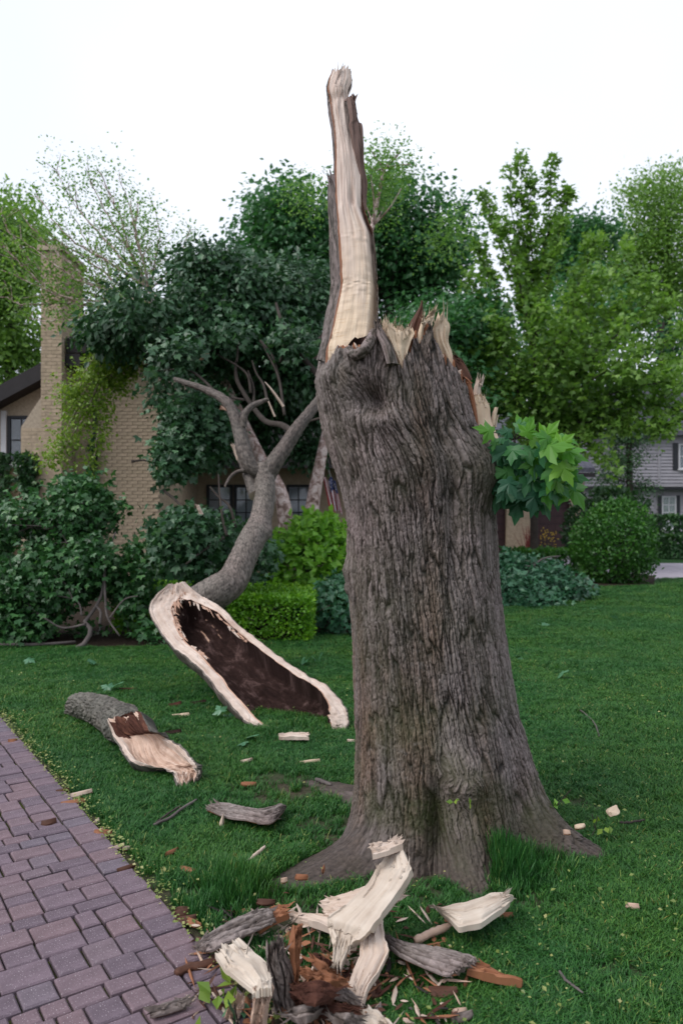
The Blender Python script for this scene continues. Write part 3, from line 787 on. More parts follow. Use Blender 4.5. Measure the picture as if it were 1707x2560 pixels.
px_strip('bark_flap', c1, [(505, 2110, 580, 2110), (470, 1990, 548, 1995), (432, 1900, 496, 1905), (414, 1810, 446, 1812)], [3.375, 3.39, 3.42], [BARK, CAMB], BTREE, seed=7, jag=(0, .04), nu=26, nv=50, thick=.03, rough=.03)
px_strip('splinter', c1, [(640, 1925, 725, 1975), (655, 1840, 742, 1880), (690, 1780, 750, 1800), (725, 1720, 750, 1730), (738, 1675, 748, 1680)], 3.50, [BROWN, BROWN], BTREE, seed=8, jag=(0, .01), nu=20, nv=40, thick=.03, rough=.02)
px_strip('splinter', c1, [(708, 1985, 800, 1985), (718, 1900, 800, 1900), (742, 1830, 812, 1830), (780, 1780, 832, 1775), (806, 1745, 836, 1742)], 3.50, [WOOD_YEL, CAMB], BTREE, seed=9, **spl)
px_strip('splinter', c1, [(700, 1990, 745, 1990), (715, 1900, 752, 1895), (735, 1830, 760, 1830), (744, 1785, 756, 1785)], 3.47, [WOOD_YEL, CAMB], BTREE, seed=19, jag=(0, .03), nu=12, nv=30, thick=.02)
px_strip('splinter', c1, [(925, 2140, 950, 2130), (880, 2060, 950, 2040), (838, 1975, 922, 1950), (812, 1900, 932, 1860), (826, 1830, 918, 1800), (856, 1740, 888, 1740)], [3.52, 3.55], [WOOD_YEL, CAMB], BTREE, seed=10, jag=(0, .08), nu=34, nv=60, thick=.05, rough=.03, teeth=6)
px_strip('splinter', c1, [(760, 1985, 800, 1985), (772, 1930, 820, 1925), (782, 1880, 812, 1880), (790, 1850, 802, 1850)], 3.46, [BARK, CAMB], BTREE, seed=12, jag=(0, .04), nu=14, nv=30, thick=.02)
px_strip('splinter', c1, [(1040, 2250, 1085, 2210), (1000, 2170, 1058, 2150), (960, 2090, 1015, 2080), (940, 2040, 965, 2040)], 3.78, [BROWN, BROWN], BTREE, seed=13, jag=(0, .05), nu=20, nv=40, thick=.05, rough=.04)
px_strip('splinter', c2, [(966, 705, 978, 700), (940, 600, 966, 590), (916, 500, 946, 490), (884, 440, 925, 425), (862, 402, 880, 398)], 3.56, [CAMB, BARK], BTREE, seed=14, jag=(0, .03), nu=16, nv=50, thick=.03, rough=.02)
px_strip('splinter', c2, [(1015, 830, 1100, 800), (988, 750, 1082, 735), (968, 660, 1046, 650), (956, 570, 1036, 560), (940, 490, 1000, 500)], [3.66, 3.70, 3.72], [WOOD_YEL, CAMB], BTREE, seed=15, jag=(0, .05), nu=30, nv=60, thick=.06, rough=.012)
px_strip('splinter', c2, [(945, 510, 988, 510), (952, 465, 990, 465), (962, 430, 1004, 436), (966, 400, 1008, 418)], 3.74, [WOOD, CAMB], BTREE, seed=16, jag=(0, .04), nu=16, nv=30, thick=.03, rough=.02)
px_strip('splinter', c2, [(1040, 680, 1066, 680), (1046, 640, 1074, 635), (1058, 600, 1082, 595), (1068, 574, 1086, 574)], 3.74, [WOOD_YEL, CAMB], BTREE, seed=17, jag=(0, .01), nu=10, nv=24, thick=.02)
px_strip('splinter', c2, [(1056, 690, 1076, 690), (1066, 650, 1084, 645), (1076, 620, 1090, 618)], 3.76, [WOOD_YEL, CAMB], BTREE, seed=18, jag=(0, .01), nu=10, nv=24, thick=.02)
# knot hole under the spire: dark pocket and a bark lip
px_strip('knot_hole', c1, [(236, 2030, 390, 2010), (246, 1975, 396, 1945), (290, 1925, 398, 1900)], 3.435, [ROT, ROT], BTREE, seed=20, jag=(0, .01), nu=20, nv=24, thick=.03, front=lambda U, V: -.03 * (1 - (2 * U - 1) ** 2))
limb('knot_lip', [P(*c1(240, 2005), 3.44), P(*c1(290, 2045), 3.40), P(*c1(350, 2015), 3.39), P(*c1(395, 1955), 3.40), P(*c1(420, 1890), 3.44)], [.014, .024, .026, .026, .018], [BARK, BARK], BTREE, nv=60, nu=20, amp=.008, w=.02, l=.05, seed=6)
limb('branch_stub', [P(*c2(1000, 860), 3.72), P(*c2(1050, 862), 3.62), P(*c2(1085, 850), 3.58)], [.12, .085, .055], [BARK, BROWN], BTREE, nv=40, nu=40, amp=.012, w=.025, l=.07, seed=9)

# leaves
def leaf_maple():
    R_ = [(.02, .0), (.20, -.10), (.43, -.07), (.33, .08), (.52, .18), (.70, .42), (.50, .40), (.36, .46), (.22, .42), (.27, .66), (.15, .70), (.09, .84)]
    o = R_ + [(0, 1.0)] + [(-x, y) for x, y in R_[::-1]]
    V = [(0, .25, 0)] + [(x, y, -.36 * abs(x) ** 1.2 - .30 * y * y + .05 * math.sin(9 * y + 7 * abs(x))) for x, y in o]
    n = len(o)
    return np.array(V), np.array([(0, k + 1, (k + 1) % n + 1) for k in range(n)])
def leaf_six():
    V = [(0, 0, 0), (.42, .02, .06), (.58, .5, .05), (.2, .48, .02), (0, 1, -.08), (-.2, .48, .02), (-.58, .5, .05), (-.42, .02, .06)]
    return np.array(V, float), np.array([(0, k, k + 1) for k in range(1, 7)])
def leaf_two():
    return np.array([(0, 0, 0), (.34, .45, .08), (0, 1, -.05), (-.34, .45, .08)], float), np.array([(0, 1, 2), (0, 2, 3)])
T_MAPLE, T_SIX, T_TWO = leaf_maple(), leaf_six(), leaf_two()
def leaves(C, size, tip, nor, tmpl, var):
    """many leaves as one triangle soup: base points, lengths, tip directions, normals"""
    TV, TF = tmpl
    y = nrm(tip); x = nrm(np.cross(y, nor)); z = np.cross(x, y)
    V = C[:, None] + size[:, None, None] * (TV[None, :, 0:1] * x[:, None] + TV[None, :, 1:2] * y[:, None] + TV[None, :, 2:3] * z[:, None])
    F = TF[None] + (np.arange(len(C)) * len(TV))[:, None, None]
    return V.reshape(-1, 3), F.reshape(-1, 3), np.repeat(var, len(TV))

def build_sprig():
    root = P(*c2(1078, 855), 3.585)
    L = [  # crop2 x,y of the leaf base, angle of the tip (deg, 0 = right, 90 = up), length px, shade 0 blue .. 1 bright
        (1200, 700, 40, 115, .85), (1160, 720, 170, 95, .30), (1260, 760, 20, 150, .9), (1330, 800, 10, 190, 1.0), (1240, 740, 70, 110, .8), (1290, 830, -10, 150, .75), (1130, 750, 190, 120, .15), (1110, 790, -60, 150, .08),
        (1190, 830, -80, 140, .15), (1390, 850, -30, 170, .95), (1430, 890, -60, 160, .9), (1000, 985, 185, 120, .02), (1050, 980, -20, 130, .05), (1130, 980, -60, 130, .10), (1210, 930, -70, 160, .25), (1290, 950, -60, 170, .3),
        (1340, 1000, -80, 170, .12), (1390, 960, -50, 150, .6), (1290, 1040, -95, 170, .05), (1160, 1060, -80, 160, .05), (1200, 1080, -100, 170, .10), (1480, 1000, -55, 190, .97), (1250, 1000, -120, 140, .15), (1370, 870, 30, 130, .85),
        (1440, 960, -70, 150, .85), (1060, 720, 160, 130, .7), (1180, 780, 210, 120, .2), (1250, 880, 200, 140, .2), (1300, 900, 240, 130, .35), (1120, 880, 230, 130, .1), (1400, 1020, -85, 150, .15), (1340, 760, 60, 140, .9),
        (1230, 820, 0, 140, .6), (1100, 930, 200, 120, .06), (1280, 730, 95, 110, .8), (1350, 930, -20, 150, .7), (1170, 940, 180, 150, .12), (1320, 1080, -60, 150, .1), (1130, 1030, -130, 120, .08), (1460, 840, -10, 140, 1.0), (1060, 760, -40, 90, .35),
        (1270, 1090, -75, 120, .05), (1420, 800, 45, 120, .95), (1180, 690, 20, 90, .5)]
    sp = thing  # parts below
    mb = MB()
    r = np.random.default_rng(5)
    sprig = obj('leafy_sprig', *_sprig_twigs(root, L, r), TWIG, BTREE)
    sprig['label'] = 'sprig of fresh green maple leaves growing from the trunk'
    for _ in range(34):
        x, y = 1090 + 390 * r.random(), 730 + 320 * r.random(); b = (x - 1100) / 380 - (y - 730) / 320
        L.append((x, y, r.uniform(-120, 20), 120 + 50 * r.random(), np.clip(.35 + .5 * b, .02, .95)))
    for k, (x, y, ang, lp, sh) in enumerate(L):
        Y = 3.36 + .16 * (1 - sh) + r.normal(0, .05) + (.05 if k % 3 == 0 else 0)
        c = P(*c2(x, y), Y); s = lp / 2.24 / F_PX * Y * .95
        a = math.radians(ang)
        tip = np.array([[math.cos(a), -.35 + r.normal(0, .25), math.sin(a)]])
        nor = np.array([[r.normal(0, .35), -1.0, .55 + r.normal(0, .3)]])
        V, F, va = leaves(c[None], np.array([s]), tip, nor, T_MAPLE, np.array([np.clip(.12 + .8 * sh + r.normal(0, .15), 0, 1)]))
        obj('leaf', V, F, LF_SPRIG, sprig, att={'var': va}, sharp=25)
def _sprig_twigs(root, L, r):
    mb = MB()
    hub = root + np.array([.07, -.02, .02])
    mb.tube(crs([root + np.array([-.05, .03, -.01]), root, hub], 6), [.016, .013, .010], 6)if False else mb.tube(crs([root + np.array([-.05, .03, -.01]), root, hub], 6), np.linspace(.016, .009, 6), 6)
    subs = [P(*c2(1180, 760), 3.58), P(*c2(1290, 850), 3.55), P(*c2(1200, 960), 3.60), P(*c2(1330, 930), 3.55)]
    for s in subs: mb.tube(crs([hub, .5 * (hub + s) + np.array([0, 0, .02]), s], 6), np.linspace(.006, .003, 6), 5)
    for (x, y, ang, lp, sh) in L:
        c = P(*c2(x, y), 3.55); s = min(subs, key=lambda q: np.linalg.norm(q - c))
        mb.tube(crs([s, .5 * (s + c) + np.array([0, .01, .01]), c], 5), .0022, 4)
    return np.array(mb.V), mb.F
build_sprig()
# ---------------------------------------------------------------- the fallen part of the tree
FTREE = thing('fallen_tree', 'fallen half of the tree with hollow split base and leafy crown on the house', 'fallen tree', (-.3, 5.6, 0))
def build_hollow():
    LR = [(575, 125, 665, 112), (522, 180, 742, 178), (482, 262, 800, 214), (528, 365, 880, 266), (600, 455, 962, 352), (690, 520, 1062, 432), (770, 600, 1172, 512), (845, 700, 1290, 590), (925, 785, 1402, 652), (1004, 862, 1490, 752), (1170, 900, 1514, 832), (1330, 915, 1500, 905)]
    Ys = [7.0, 6.95, 6.85, 6.7, 6.5, 6.3, 6.1, 5.9, 5.72, 5.58, 5.50, 5.46]
    secs = [(P(*c6(a, b), y), P(*c6(c, d), y + .06)) for (a, b, c, d), y in zip(LR, Ys)]
    t = np.linspace(0, 1, len(secs)); wid = np.array([np.linalg.norm(s[1] - s[0]) for s in secs])
    rl = np.array([.7, .60, .37, .27, .21, .185, .165, .15, .14, .13, .08, .10]); rr = np.array([.7, .56, .22, .125, .115, .125, .115, .115, .12, .14, .22, .3])
    def mk(U, V):
        wob = .035 * (fbm(V * 10, U * 0 + 1, 3, 3) - .5)
        a = np.interp(V, t, rl) + wob; b = 1 - np.interp(V, t, rr) + .03 * (fbm(V * 10, U * 0 + 7, 3, 8) - .5)
        return a, b
    def front(U, V):
        a, b = mk(U, V); W = np.interp(V, t, wid)
        q = np.clip((U - a) / np.maximum(b - a, .02), 0, 1)
        cav = np.where((U > a) & (U < b), np.sqrt(np.maximum(0, 1 - (2 * q - 1) ** 2)) ** .5, 0) * (b - a > .03)
        dep = .40 * W * sm(.05, .22, V) * sm(1.05, .9, V)
        e = np.minimum(U, 1 - U)
        rim = .012 * (cav == 0) + .022 * (cav == 0) * np.floor(3 * fbm(U * 7, V * 4, 2, 44)) / 3
        rim = rim + (cav == 0) * (.018 * (fbm(V * 50, U * 16, 3, 41) - .5) + .030 * (fbm(V * 12, U * 6, 3, 42) - .5))
        return -dep * cav + rim + (.09 * (fbm(U * 9, V * 16, 5, 6) - .5) * (cav > 0)) - .006 * sm(.02, 0, e)
    def back(U, V):
        W = np.interp(V, t, wid)
        return -(.02 + .50 * W * np.sqrt(np.maximum(0, 1 - (2 * U - 1) ** 2))) * (1 - .2 * sm(.8, 1, V))
    def fm(U, V):
        a, b = mk(U, V)
        m = np.where((U > a) & (U < b), 1, 0)
        m = np.where(((U > a - .018) & (U <= a)) | ((U < b + .012) & (U >= b)), 3, m)
        m = np.where((m == 1) & (fbm(U * 9, V * 7, 4, 51) - 1.1 * np.maximum(V - .10, 0) - .4 * np.maximum(U - .5, 0) > .50), 3, m)
        return np.where((U < .018) | (U > .988), 2, m)
    def umap(U, V):
        a, b = mk(U, V); m = .5 * (a + b); a = np.minimum(a, m - .01); b = np.maximum(b, m + .01)
        k0, k1 = 24 / 109, 87 / 109
        return np.where(U < k0, U / k0 * a, np.where(U < k1, a + (U - k0) / (k1 - k0) * (b - a), b + (U - k1) / (1 - k1) * (1 - b)))
    strip('hollow_base', secs, [WOOD_RIM, ROT, BARK_PALE, WOOD_RED], FTREE, nu=110, nv=230, front=front, back=back, fm=fm, bm=2, umap=umap, jag=(.02, .10), seed=11, rough=.012, teeth=8, hint=(0, -1, .3))['label'] = 'hollow split base with pale rim and dark rotten inside'
    r = np.random.default_rng(6); m = MB()
    L, R = crs([q[0] for q in secs], 200), crs([q[1] for q in secs], 200); al = nrm(np.gradient(.5 * (L + R), axis=0)); nn = nrm(np.cross(al, R - L)); nn = np.where((nn[:, 1] > 0)[:, None], -nn, nn)
    for k in range(120):
        v = .05 + .42 * r.random() ** 1.5; i = int(v * 199); a, b = mk(np.array([.5]), np.array([v])); side = k % 3
        if a[0] > b[0] - .05: u = .5 + r.normal(0, .12)
        else: u = (a[0] + .02 if side != 1 else b[0] - .02) + r.normal(0, .012)
        c = L[i] * (1 - u) + R[i] * u + nn[i] * .012
        inward = (R[i] - L[i]); inward = inward / np.linalg.norm(inward) * (1 if side == 0 else -1 if side == 1 else (-1 if u < .5 else 1) * .3)
        d = al[i] * r.choice([-1, 1]) * (1 + r.random()) + inward * (.0 + .45 * r.random()) + nn[i] * r.normal(-.1, .15); d /= np.linalg.norm(d)
        Lf = .03 + .10 * r.random() ** 2; w = np.cross(d, nn[i]) * (.004 + .009 * r.random())
        m.add([c - w - d * .015, c + w - d * .015, c + d * Lf * .6 + w * .6 - nn[i] * .004, c + d * Lf, c - nn[i] * .01], [(0, 1, 2, 3), (0, 3, 4), (1, 4, 2), (2, 4, 3)], 0 if r.random() < .25 else 1)
    m.make('torn_fibre', [WOOD_RIM, WOOD_RED], FTREE)['kind'] = 'stuff'
build_hollow()
def Q8(x, y, Y): return P(*c8(x, y), Y)
def stem(name, pts, ws, seed, n=(90, 48), mats=None, amp=.009, **kw):
    """pts: crop8 x, y, depth; ws: widths in crop8 pixels"""
    mats = mats or ((BARK_PALE if name == 'stem' else BARK_LIMB), WOOD)
    q = [Q8(*p) for p in pts]; rad = [w / 2.851 / F_PX * p[2] / 2 for w, p in zip(ws, pts)]
    return limb(name, q, rad, list(mats), FTREE, nv=n[0], nu=n[1], amp=amp, w=.024, l=.07, seed=seed, **kw)
stem('stem', [(330, 2050, 7.42), (400, 2020, 7.40), (470, 1985, 7.38), (560, 1930, 7.4), (660, 1855, 7.5), (735, 1700, 7.65), (800, 1560, 7.8), (860, 1420, 8.0), (890, 1260, 8.15), (890, 1120, 8.25), (885, 1040, 8.3)], [200, 230, 245, 240, 218, 190, 186, 156, 146, 140, 138], 21, (190, 72), lumps=((.60, .3, .045, .09),))
stem('limb', [(900, 1110, 8.28), (960, 1010, 8.3), (1050, 880, 8.4), (1130, 760, 8.5), (1240, 620, 8.7), (1340, 470, 8.9), (1400, 300, 9.2), (1420, 100, 9.6)], [140, 122, 105, 92, 74, 60, 45, 30], 22)
stem('limb', [(850, 1090, 8.25), (790, 1040, 8.25), (745, 940, 8.3), (712, 800, 8.4), (665, 660, 8.5), (590, 560, 8.6), (450, 490, 8.8), (330, 450, 8.9), (245, 418, 9.0)], [95, 105, 112, 95, 82, 66, 48, 40, 24], 23)
stem('limb', [(735, 760, 8.4), (745, 680, 8.4), (790, 620, 8.45), (860, 585, 8.5), (915, 565, 8.5)], [52, 50, 44, 36, 26], 24, (40, 20))
stem('limb', [(760, 1070, 8.3), (690, 1085, 8.3), (640, 1125, 8.2), (606, 1185, 8.1)], [34, 28, 22, 14], 25, (30, 14), amp=.003)
stem('limb', [(830, 1250, 8.2), (790, 1130, 8.35), (745, 1010, 8.5), (700, 930, 8.6), (678, 890, 8.65)], [110, 95, 88, 70, 40], 26, (50, 30))
stem('limb', [(1090, 800, 8.6), (1010, 750, 9.0), (900, 725, 9.4), (820, 640, 9.8), (740, 520, 10.2), (690, 420, 10.6), (680, 300, 11)], [52, 46, 40, 36, 30, 26, 18], 27, (50, 16), mats=(TWIG, WOOD), amp=.004)
stem('limb', [(1290, 410, 10.0), (1240, 360, 10.0), (1150, 255, 10.1), (1060, 130, 10.2), (1010, 20, 10.4), (970, -120, 10.6)], [46, 42, 36, 30, 26, 18], 28, (50, 16), mats=(TWIG, WOOD), amp=.004)
def thin_limbs():
    r = np.random.default_rng(2); mb = MB()
    man = [[(905, 570, 9.6), (880, 460, 9.8), (830, 380, 10), (800, 290, 10.3)], [(790, 520, 10), (770, 400, 10.3), (700, 330, 10.6), (560, 250, 11), (440, 180, 11.3)], [(1030, 680, 9.4), (990, 420, 9.8), (930, 280, 10), (870, 170, 10.3)],
           [(810, 590, 9.9), (810, 480, 10.2), (770, 360, 10.4)], [(560, 540, 9.2), (420, 400, 9.5), (300, 350, 10), (100, 365, 10.4), (0, 380, 10.6)], [(740, 570, 9.5), (600, 545, 9.7)], [(1290, 700, 9), (1190, 730, 9.2), (1100, 790, 9.3)],
           [(1000, 300, 10), (1025, 180, 10.2), (1030, 90, 10.5)], [(690, 300, 10.8), (700, 180, 11), (690, 60, 11.2)], [(620, 1540, 9), (590, 1420, 9.2), (570, 1250, 9.4), (560, 1100, 9.6)], [(600, 1550, 9), (430, 1660, 8.8), (330, 1740, 8.6)],
           [(170, 1215, 10), (260, 1290, 9.6), (330, 1370, 9.4)], [(680, 1480, 9.2), (640, 1330, 9.3), (560, 1260, 9.5), (500, 1190, 9.6)], [(-60, 1010, 11), (30, 1000, 11), (130, 1030, 10.8)], [(860, 150, 10.5), (950, 270, 10.2), (1010, 480, 10)]]
    for p in man:
        q = crs([Q8(*a) for a in p], 14); mb.tube(q, np.linspace(.020, .009, 14), 6)
    mb.make('bough', TWIG, FTREE, True)['kind'] = 'stuff'
thin_limbs()
px_strip('splinter', c8, [(1015, 622, 1030, 612), (970, 555, 985, 545), (925, 490, 935, 482), (888, 442, 892, 438)], 9.2, [WOOD, CAMB], FTREE, seed=31, jag=(0, 0), nu=8, nv=20, thick=.015)
px_strip('splinter', c8, [(955, 690, 970, 688), (930, 630, 942, 626), (908, 575, 918, 570)], 9.2, [WOOD, CAMB], FTREE, seed=32, jag=(0, 0), nu=8, nv=20, thick=.015)
px_strip('splinter', c8, [(690, 1000, 750, 1000), (672, 950, 705, 930), (664, 925, 690, 905), (640, 880, 655, 878)], 8.5, [WOOD, BROWN], FTREE, seed=33, jag=(0, .05), nu=14, nv=24, thick=.03)
px_strip('splinter', c8, [(600, 640, 640, 660), (570, 640, 590, 615), (568, 625, 585, 610)], 8.5, [WOOD_RED, CAMB], FTREE, seed=34, jag=(0, .03), nu=12, nv=20, thick=.03)
px_strip('splinter', c8, [(425, 1390, 455, 1388), (405, 1340, 425, 1325), (398, 1320, 410, 1316)], 8.0, [WOOD, CAMB], FTREE, seed=35, jag=(.02, .02), nu=12, nv=20, thick=.02)
px_strip('splinter', c8, [(420, 285, 440, 290), (450, 255, 465, 265), (490, 235, 500, 245)], 9.5, [WOOD_RED, CAMB], FTREE, seed=36, jag=(.02, .02), nu=12, nv=20, thick=.03)

def crown(ells, ncl, per, spread, size, tmpl, seed, droop=.3, gap=.42, flat=.7, gs=1.0, shell=2.0, face=(0, 0, 0), vb=0.0):
    """leaf clusters spread through a union of ellipsoids, with gaps; returns cluster centres and the leaf soup"""
    r = np.random.default_rng(seed)
    E = np.array(ells, float); vol = E[:, 3] * E[:, 4] * E[:, 5]; pk = r.choice(len(E), size=ncl * 3, p=vol ** .8 / np.sum(vol ** .8))
    d = nrm(r.normal(size=(ncl * 3, 3))); rad = r.random(ncl * 3) ** (1 / shell)
    C = E[pk, :3] + d * rad[:, None] * E[pk, 3:6]
    g = fbm(C[:, 0] / gs + C[:, 1] * .6, C[:, 2] / gs + C[:, 1] * .35, 3, seed)
    C = C[g > gap][:ncl]
    if len(C) == 0: C = E[:, :3]
    return C, soup(C, per, spread, size, tmpl, r, droop, flat, face, vb)
def soup(C, per, spread, size, tmpl, r, droop=.3, flat=.7, face=(0, 0, 0), vb=0.0):
    n = len(C) * per
    cc = np.repeat(C, per, 0)
    loc = r.normal(size=(n, 3)) * spread * np.array([1, 1, flat])
    pos = cc + loc
    tip = nrm(nrm(loc + 1e-6) * .8 + r.normal(size=(n, 3)) * .5 + np.array([0, 0, -droop]))
    nor = nrm(r.normal(size=(n, 3)) * .55 + np.array([0, -.25, .8]) + np.array(face))
    cv = np.repeat(r.random(len(C)), per)
    var = np.clip(.45 * cv + .55 * r.random(n) + vb, 0, 1)
    return leaves(pos, size * (.65 + .7 * r.random(n)), tip, nor, tmpl, var)
def shoots(mb, polys, seed, r0=.03, sub=7, sl=.38, step=.16, start=.25, up=.25, spread_a=.6):
    """boughs with side shoots; returns the points along them where leaves sit"""
    r = np.random.default_rng(seed); C = []
    for p in polys:
        L = float(np.sum(np.linalg.norm(np.diff(np.asarray(p), axis=0), axis=1))); n = max(8, int(L / step))
        q = crs(p, n) + r.normal(0, .012 * L ** .5, (n, 3)) * np.linspace(0, 1, n)[:, None]
        mb.tube(q, np.linspace(min(r0, .010 + .008 * L), .005, n), 5, cap=False)
        C += [c for k, c in enumerate(q) if k / n > start]
        tg = nrm(np.gradient(q, axis=0))
        for _ in range(int(sub * max(1, L / 2))):
            t = start * .6 + (1 - start * .6) * r.random(); k = min(int(t * n), n - 1)
            d = nrm(tg[k] * (1 - spread_a * .4) + r.normal(0, spread_a, 3) + np.array([0, 0, up])); ln = sl * (1.15 - .8 * t) * (.5 + .8 * r.random()) * min(L, 3.2) / 2.2
            m = max(3, int(ln / step)); w = q[k] + d * np.linspace(0, ln, m)[:, None] + np.array([0, 0, .06 * ln]) * (np.linspace(0, 1, m) ** 2)[:, None]
            mb.tube(w, np.linspace(.007, .003, m), 4, cap=False); C += list(w[1:])
    return np.array(C)
def shoot_tree(name, label, base, mid, top, r0, r1, bark, sets, cat='tree'):
    """sets: dict(polys=[[(px,py,Y)...]], mat, per, spread, size, ...)"""
    t = thing(name, label, cat, (base[0], base[1], 0)); mb = MB()
    mb.tube(crs([np.array(base)] + list(mid) + [np.array(top)], 16), np.linspace(r0, r1, 16), 9)
    for k, z in enumerate(sets):
        C = shoots(mb, [[P(*a) for a in p] for p in z['polys']], 31 + k, **z.get('sh', {}))
        r = np.random.default_rng(50 + k); g = z.get('extra')
        if g: C = np.concatenate([C, C[r.choice(len(C), int(len(C) * g))] + r.normal(0, z.get('es', .3), (int(len(C) * g), 3))])
        V, F, va = soup(C, z['per'], z['spread'], z['size'], z.get('tmpl', T_TWO), r, z.get('droop', .1), z.get('flat', .8), vb=z.get('vb', 0))
        obj(z.get('name', 'crown'), V, F, z['mat'], t, smooth=False, att={'var': va})
    mb.make('trunk', bark, t, True)
    return t
def px_ells(rows):
    """(px, py, depth, half width px, half height px, half depth m)"""
    out = []
    for (px, py, Y, rx, ry, rd) in rows:
        c = P(px, py, Y); out.append((c[0], c[1], c[2], rx / F_PX * Y, rd, ry / F_PX * Y))
    return out
def add_crown(parent, mat, name='crown', **kw):
    C, (V, F, va) = crown(**kw)
    return C, obj(name, V, F, mat, parent, smooth=False, att={'var': va})
def branchwork(mb, C, trunk, k, seed, r0=.05, r1=.01, sag=.0, n=8, sides=5, low=.0, mx=9e9):
    """curved limbs from the trunk line out to some of the clusters"""
    r = np.random.default_rng(seed); T = np.asarray(trunk, float)
    for q in C[r.choice(len(C), size=min(k, len(C)), replace=False)]:
        want = q[2] - (.35 + .3 * r.random()) * np.hypot(*(q[:2] - T[-1, :2])) - low
        i = int(np.argmin(np.abs(T[:, 2] - want)))
        a = T[i]; m = .5 * (a + q) + np.array([0, 0, -.08 * np.linalg.norm(q - a)]) + r.normal(0, .05, 3) * np.linalg.norm(q - a)
        L = np.linalg.norm(q - a)
        if L > mx: continue
        rr = min(r0, .012 + .012 * L)
        mb.tube(crs([a, m, q], n), np.linspace(rr, r1, n), sides, cap=False)

add_crown(FTREE, LF_DARK, ells=px_ells([(370, 790, 11.0, 110, 95, 1.0), (450, 730, 11.5, 130, 95, 1.1), (560, 700, 12.0, 120, 70, 1.0), (620, 790, 12.0, 150, 110, 1.2), (480, 860, 11.5, 170, 110, 1.0), (450, 960, 11.0, 60, 110, .8),
                                      (740, 760, 12.5, 80, 130, 1.0), (265, 830, 11.0, 65, 38, .6), (740, 900, 12.0, 90, 80, .6), (640, 960, 13.2, 130, 70, .4)]),
          ncl=2700, per=16, spread=.15, size=.10, tmpl=T_TWO, seed=1, droop=.75, gap=.45, gs=.6)
add_crown(FTREE, LF_DARK, ells=px_ells([(455, 1120, 10.2, 50, 130, .6), (480, 1230, 9.8, 60, 110, .6), (470, 1340, 9.2, 75, 70, .5), (560, 1400, 9.8, 110, 80, .4), (500, 1060, 10.4, 60, 90, .6)]),
          ncl=950, per=14, spread=.12, size=.082, tmpl=T_SIX, seed=2, droop=.8, gap=.44, gs=.5)

add_crown(FTREE, LF_DARK, ells=px_ells([(700, 1000, 14, 130, 70, .5), (800, 980, 14.2, 80, 110, .4), (620, 1080, 14.4, 90, 55, .3), (560, 1000, 13.6, 80, 80, .4), (780, 1120, 14.6, 60, 50, .3), (520, 1120, 13.5, 60, 60, .4)]),
          ncl=900, per=13, spread=.16, size=.11, tmpl=T_TWO, seed=3, droop=.7, gap=.38, gs=.6)
add_crown(FTREE, LF_DARK, ells=px_ells([(560, 800, 10.2, 110, 40, .4), (440, 880, 9.6, 50, 40, .3), (740, 830, 10.0, 40, 60, .3)]),
          ncl=90, per=10, spread=.13, size=.085, tmpl=T_SIX, seed=4, droop=.8, gap=.46, gs=.5)

# ---------------------------------------------------------------- the short broken log by the path
LOG = thing('broken_log', 'short bark covered log split open at one end on the grass beside path', 'log', G(300, 1890))
def GZ(conv, x, y, z): return G(*conv(x, y), z)
def build_log():
    q = [P(*c6(112, 748), 5.95), P(*c6(180, 758), 5.75), P(*c6(260, 790), 5.5), P(*c6(330, 835), 5.28), P(*c6(385, 872), 5.12)]
    limb('bark', q, [.092, .102, .112, .122, .118], [BARK_LOG, WOOD_YEL, ROT_RED], LOG, nv=130, nu=90, amp=.022, w=.026, l=.12, seed=33, end_cut=.15, lumps=((.9, 1.2, .03, .07), (.8, 4, .02, .06)))
    LR = [(290, 850, 470, 800), (292, 900, 505, 885), (335, 985, 580, 918), (380, 1050, 650, 962), (450, 1066, 705, 1020), (540, 1078, 735, 1062), (605, 1105, 750, 1090), (622, 1180, 728, 1140)]
    zl = [.16, .12, .10, .08, .07, .06, .05, .02]; zr = [.30, .26, .20, .17, .14, .12, .09, .04]
    secs = [(GZ(c6, a, b, p), GZ(c6, c, d, q)) for (a, b, c, d), p, q in zip(LR, zl, zr)]
    def front(U, V):
        cav = np.sqrt(np.maximum(0, 1 - (2 * np.clip((U - .14) / .74, 0, 1) - 1) ** 2)) * (U > .14) * (U < .88)
        return -.065 * cav * sm(.0, .25, V) * sm(1.0, .75, V) + .045 * (fbm(U * 8, V * 11, 5, 5) - .5) + .05 * sm(.2, 0, V)
    def fm(U, V):
        k = fbm(U * 5, V * 7, 4, 9)
        m = np.where((U > .16) & (U < .85), 2, 0)
        m = np.where((V < .10 + .12 * k) & (U > .12), np.where(k > .42, 1, 2), m)
        m = np.where((k > .68) & (U > .2) & (U < .8) & (V < .55), 1, m)
        return np.where((U < .03) | (U > .97), 3, m)
    strip('split_end', secs, [WOOD_RIM, ROT_RED, WOOD_PINK, BARK_LOG], LOG, lin=True, nu=60, nv=110, front=front, fm=fm, bm=3, jag=(.0, .07), seed=44, rough=.03, teeth=5, hint=(0, -1, .9),
          back=lambda U, V: -(.015 + .13 * np.sqrt(np.maximum(0, 1 - (2 * U - 1) ** 2)) * sm(1.1, .6, V)))
WOOD_PINK = m_wood('split_wood_pink', (.55, .42, .345), (.38, .25, .18), (.14, .07, .045), .6, .6, .5)
build_log()
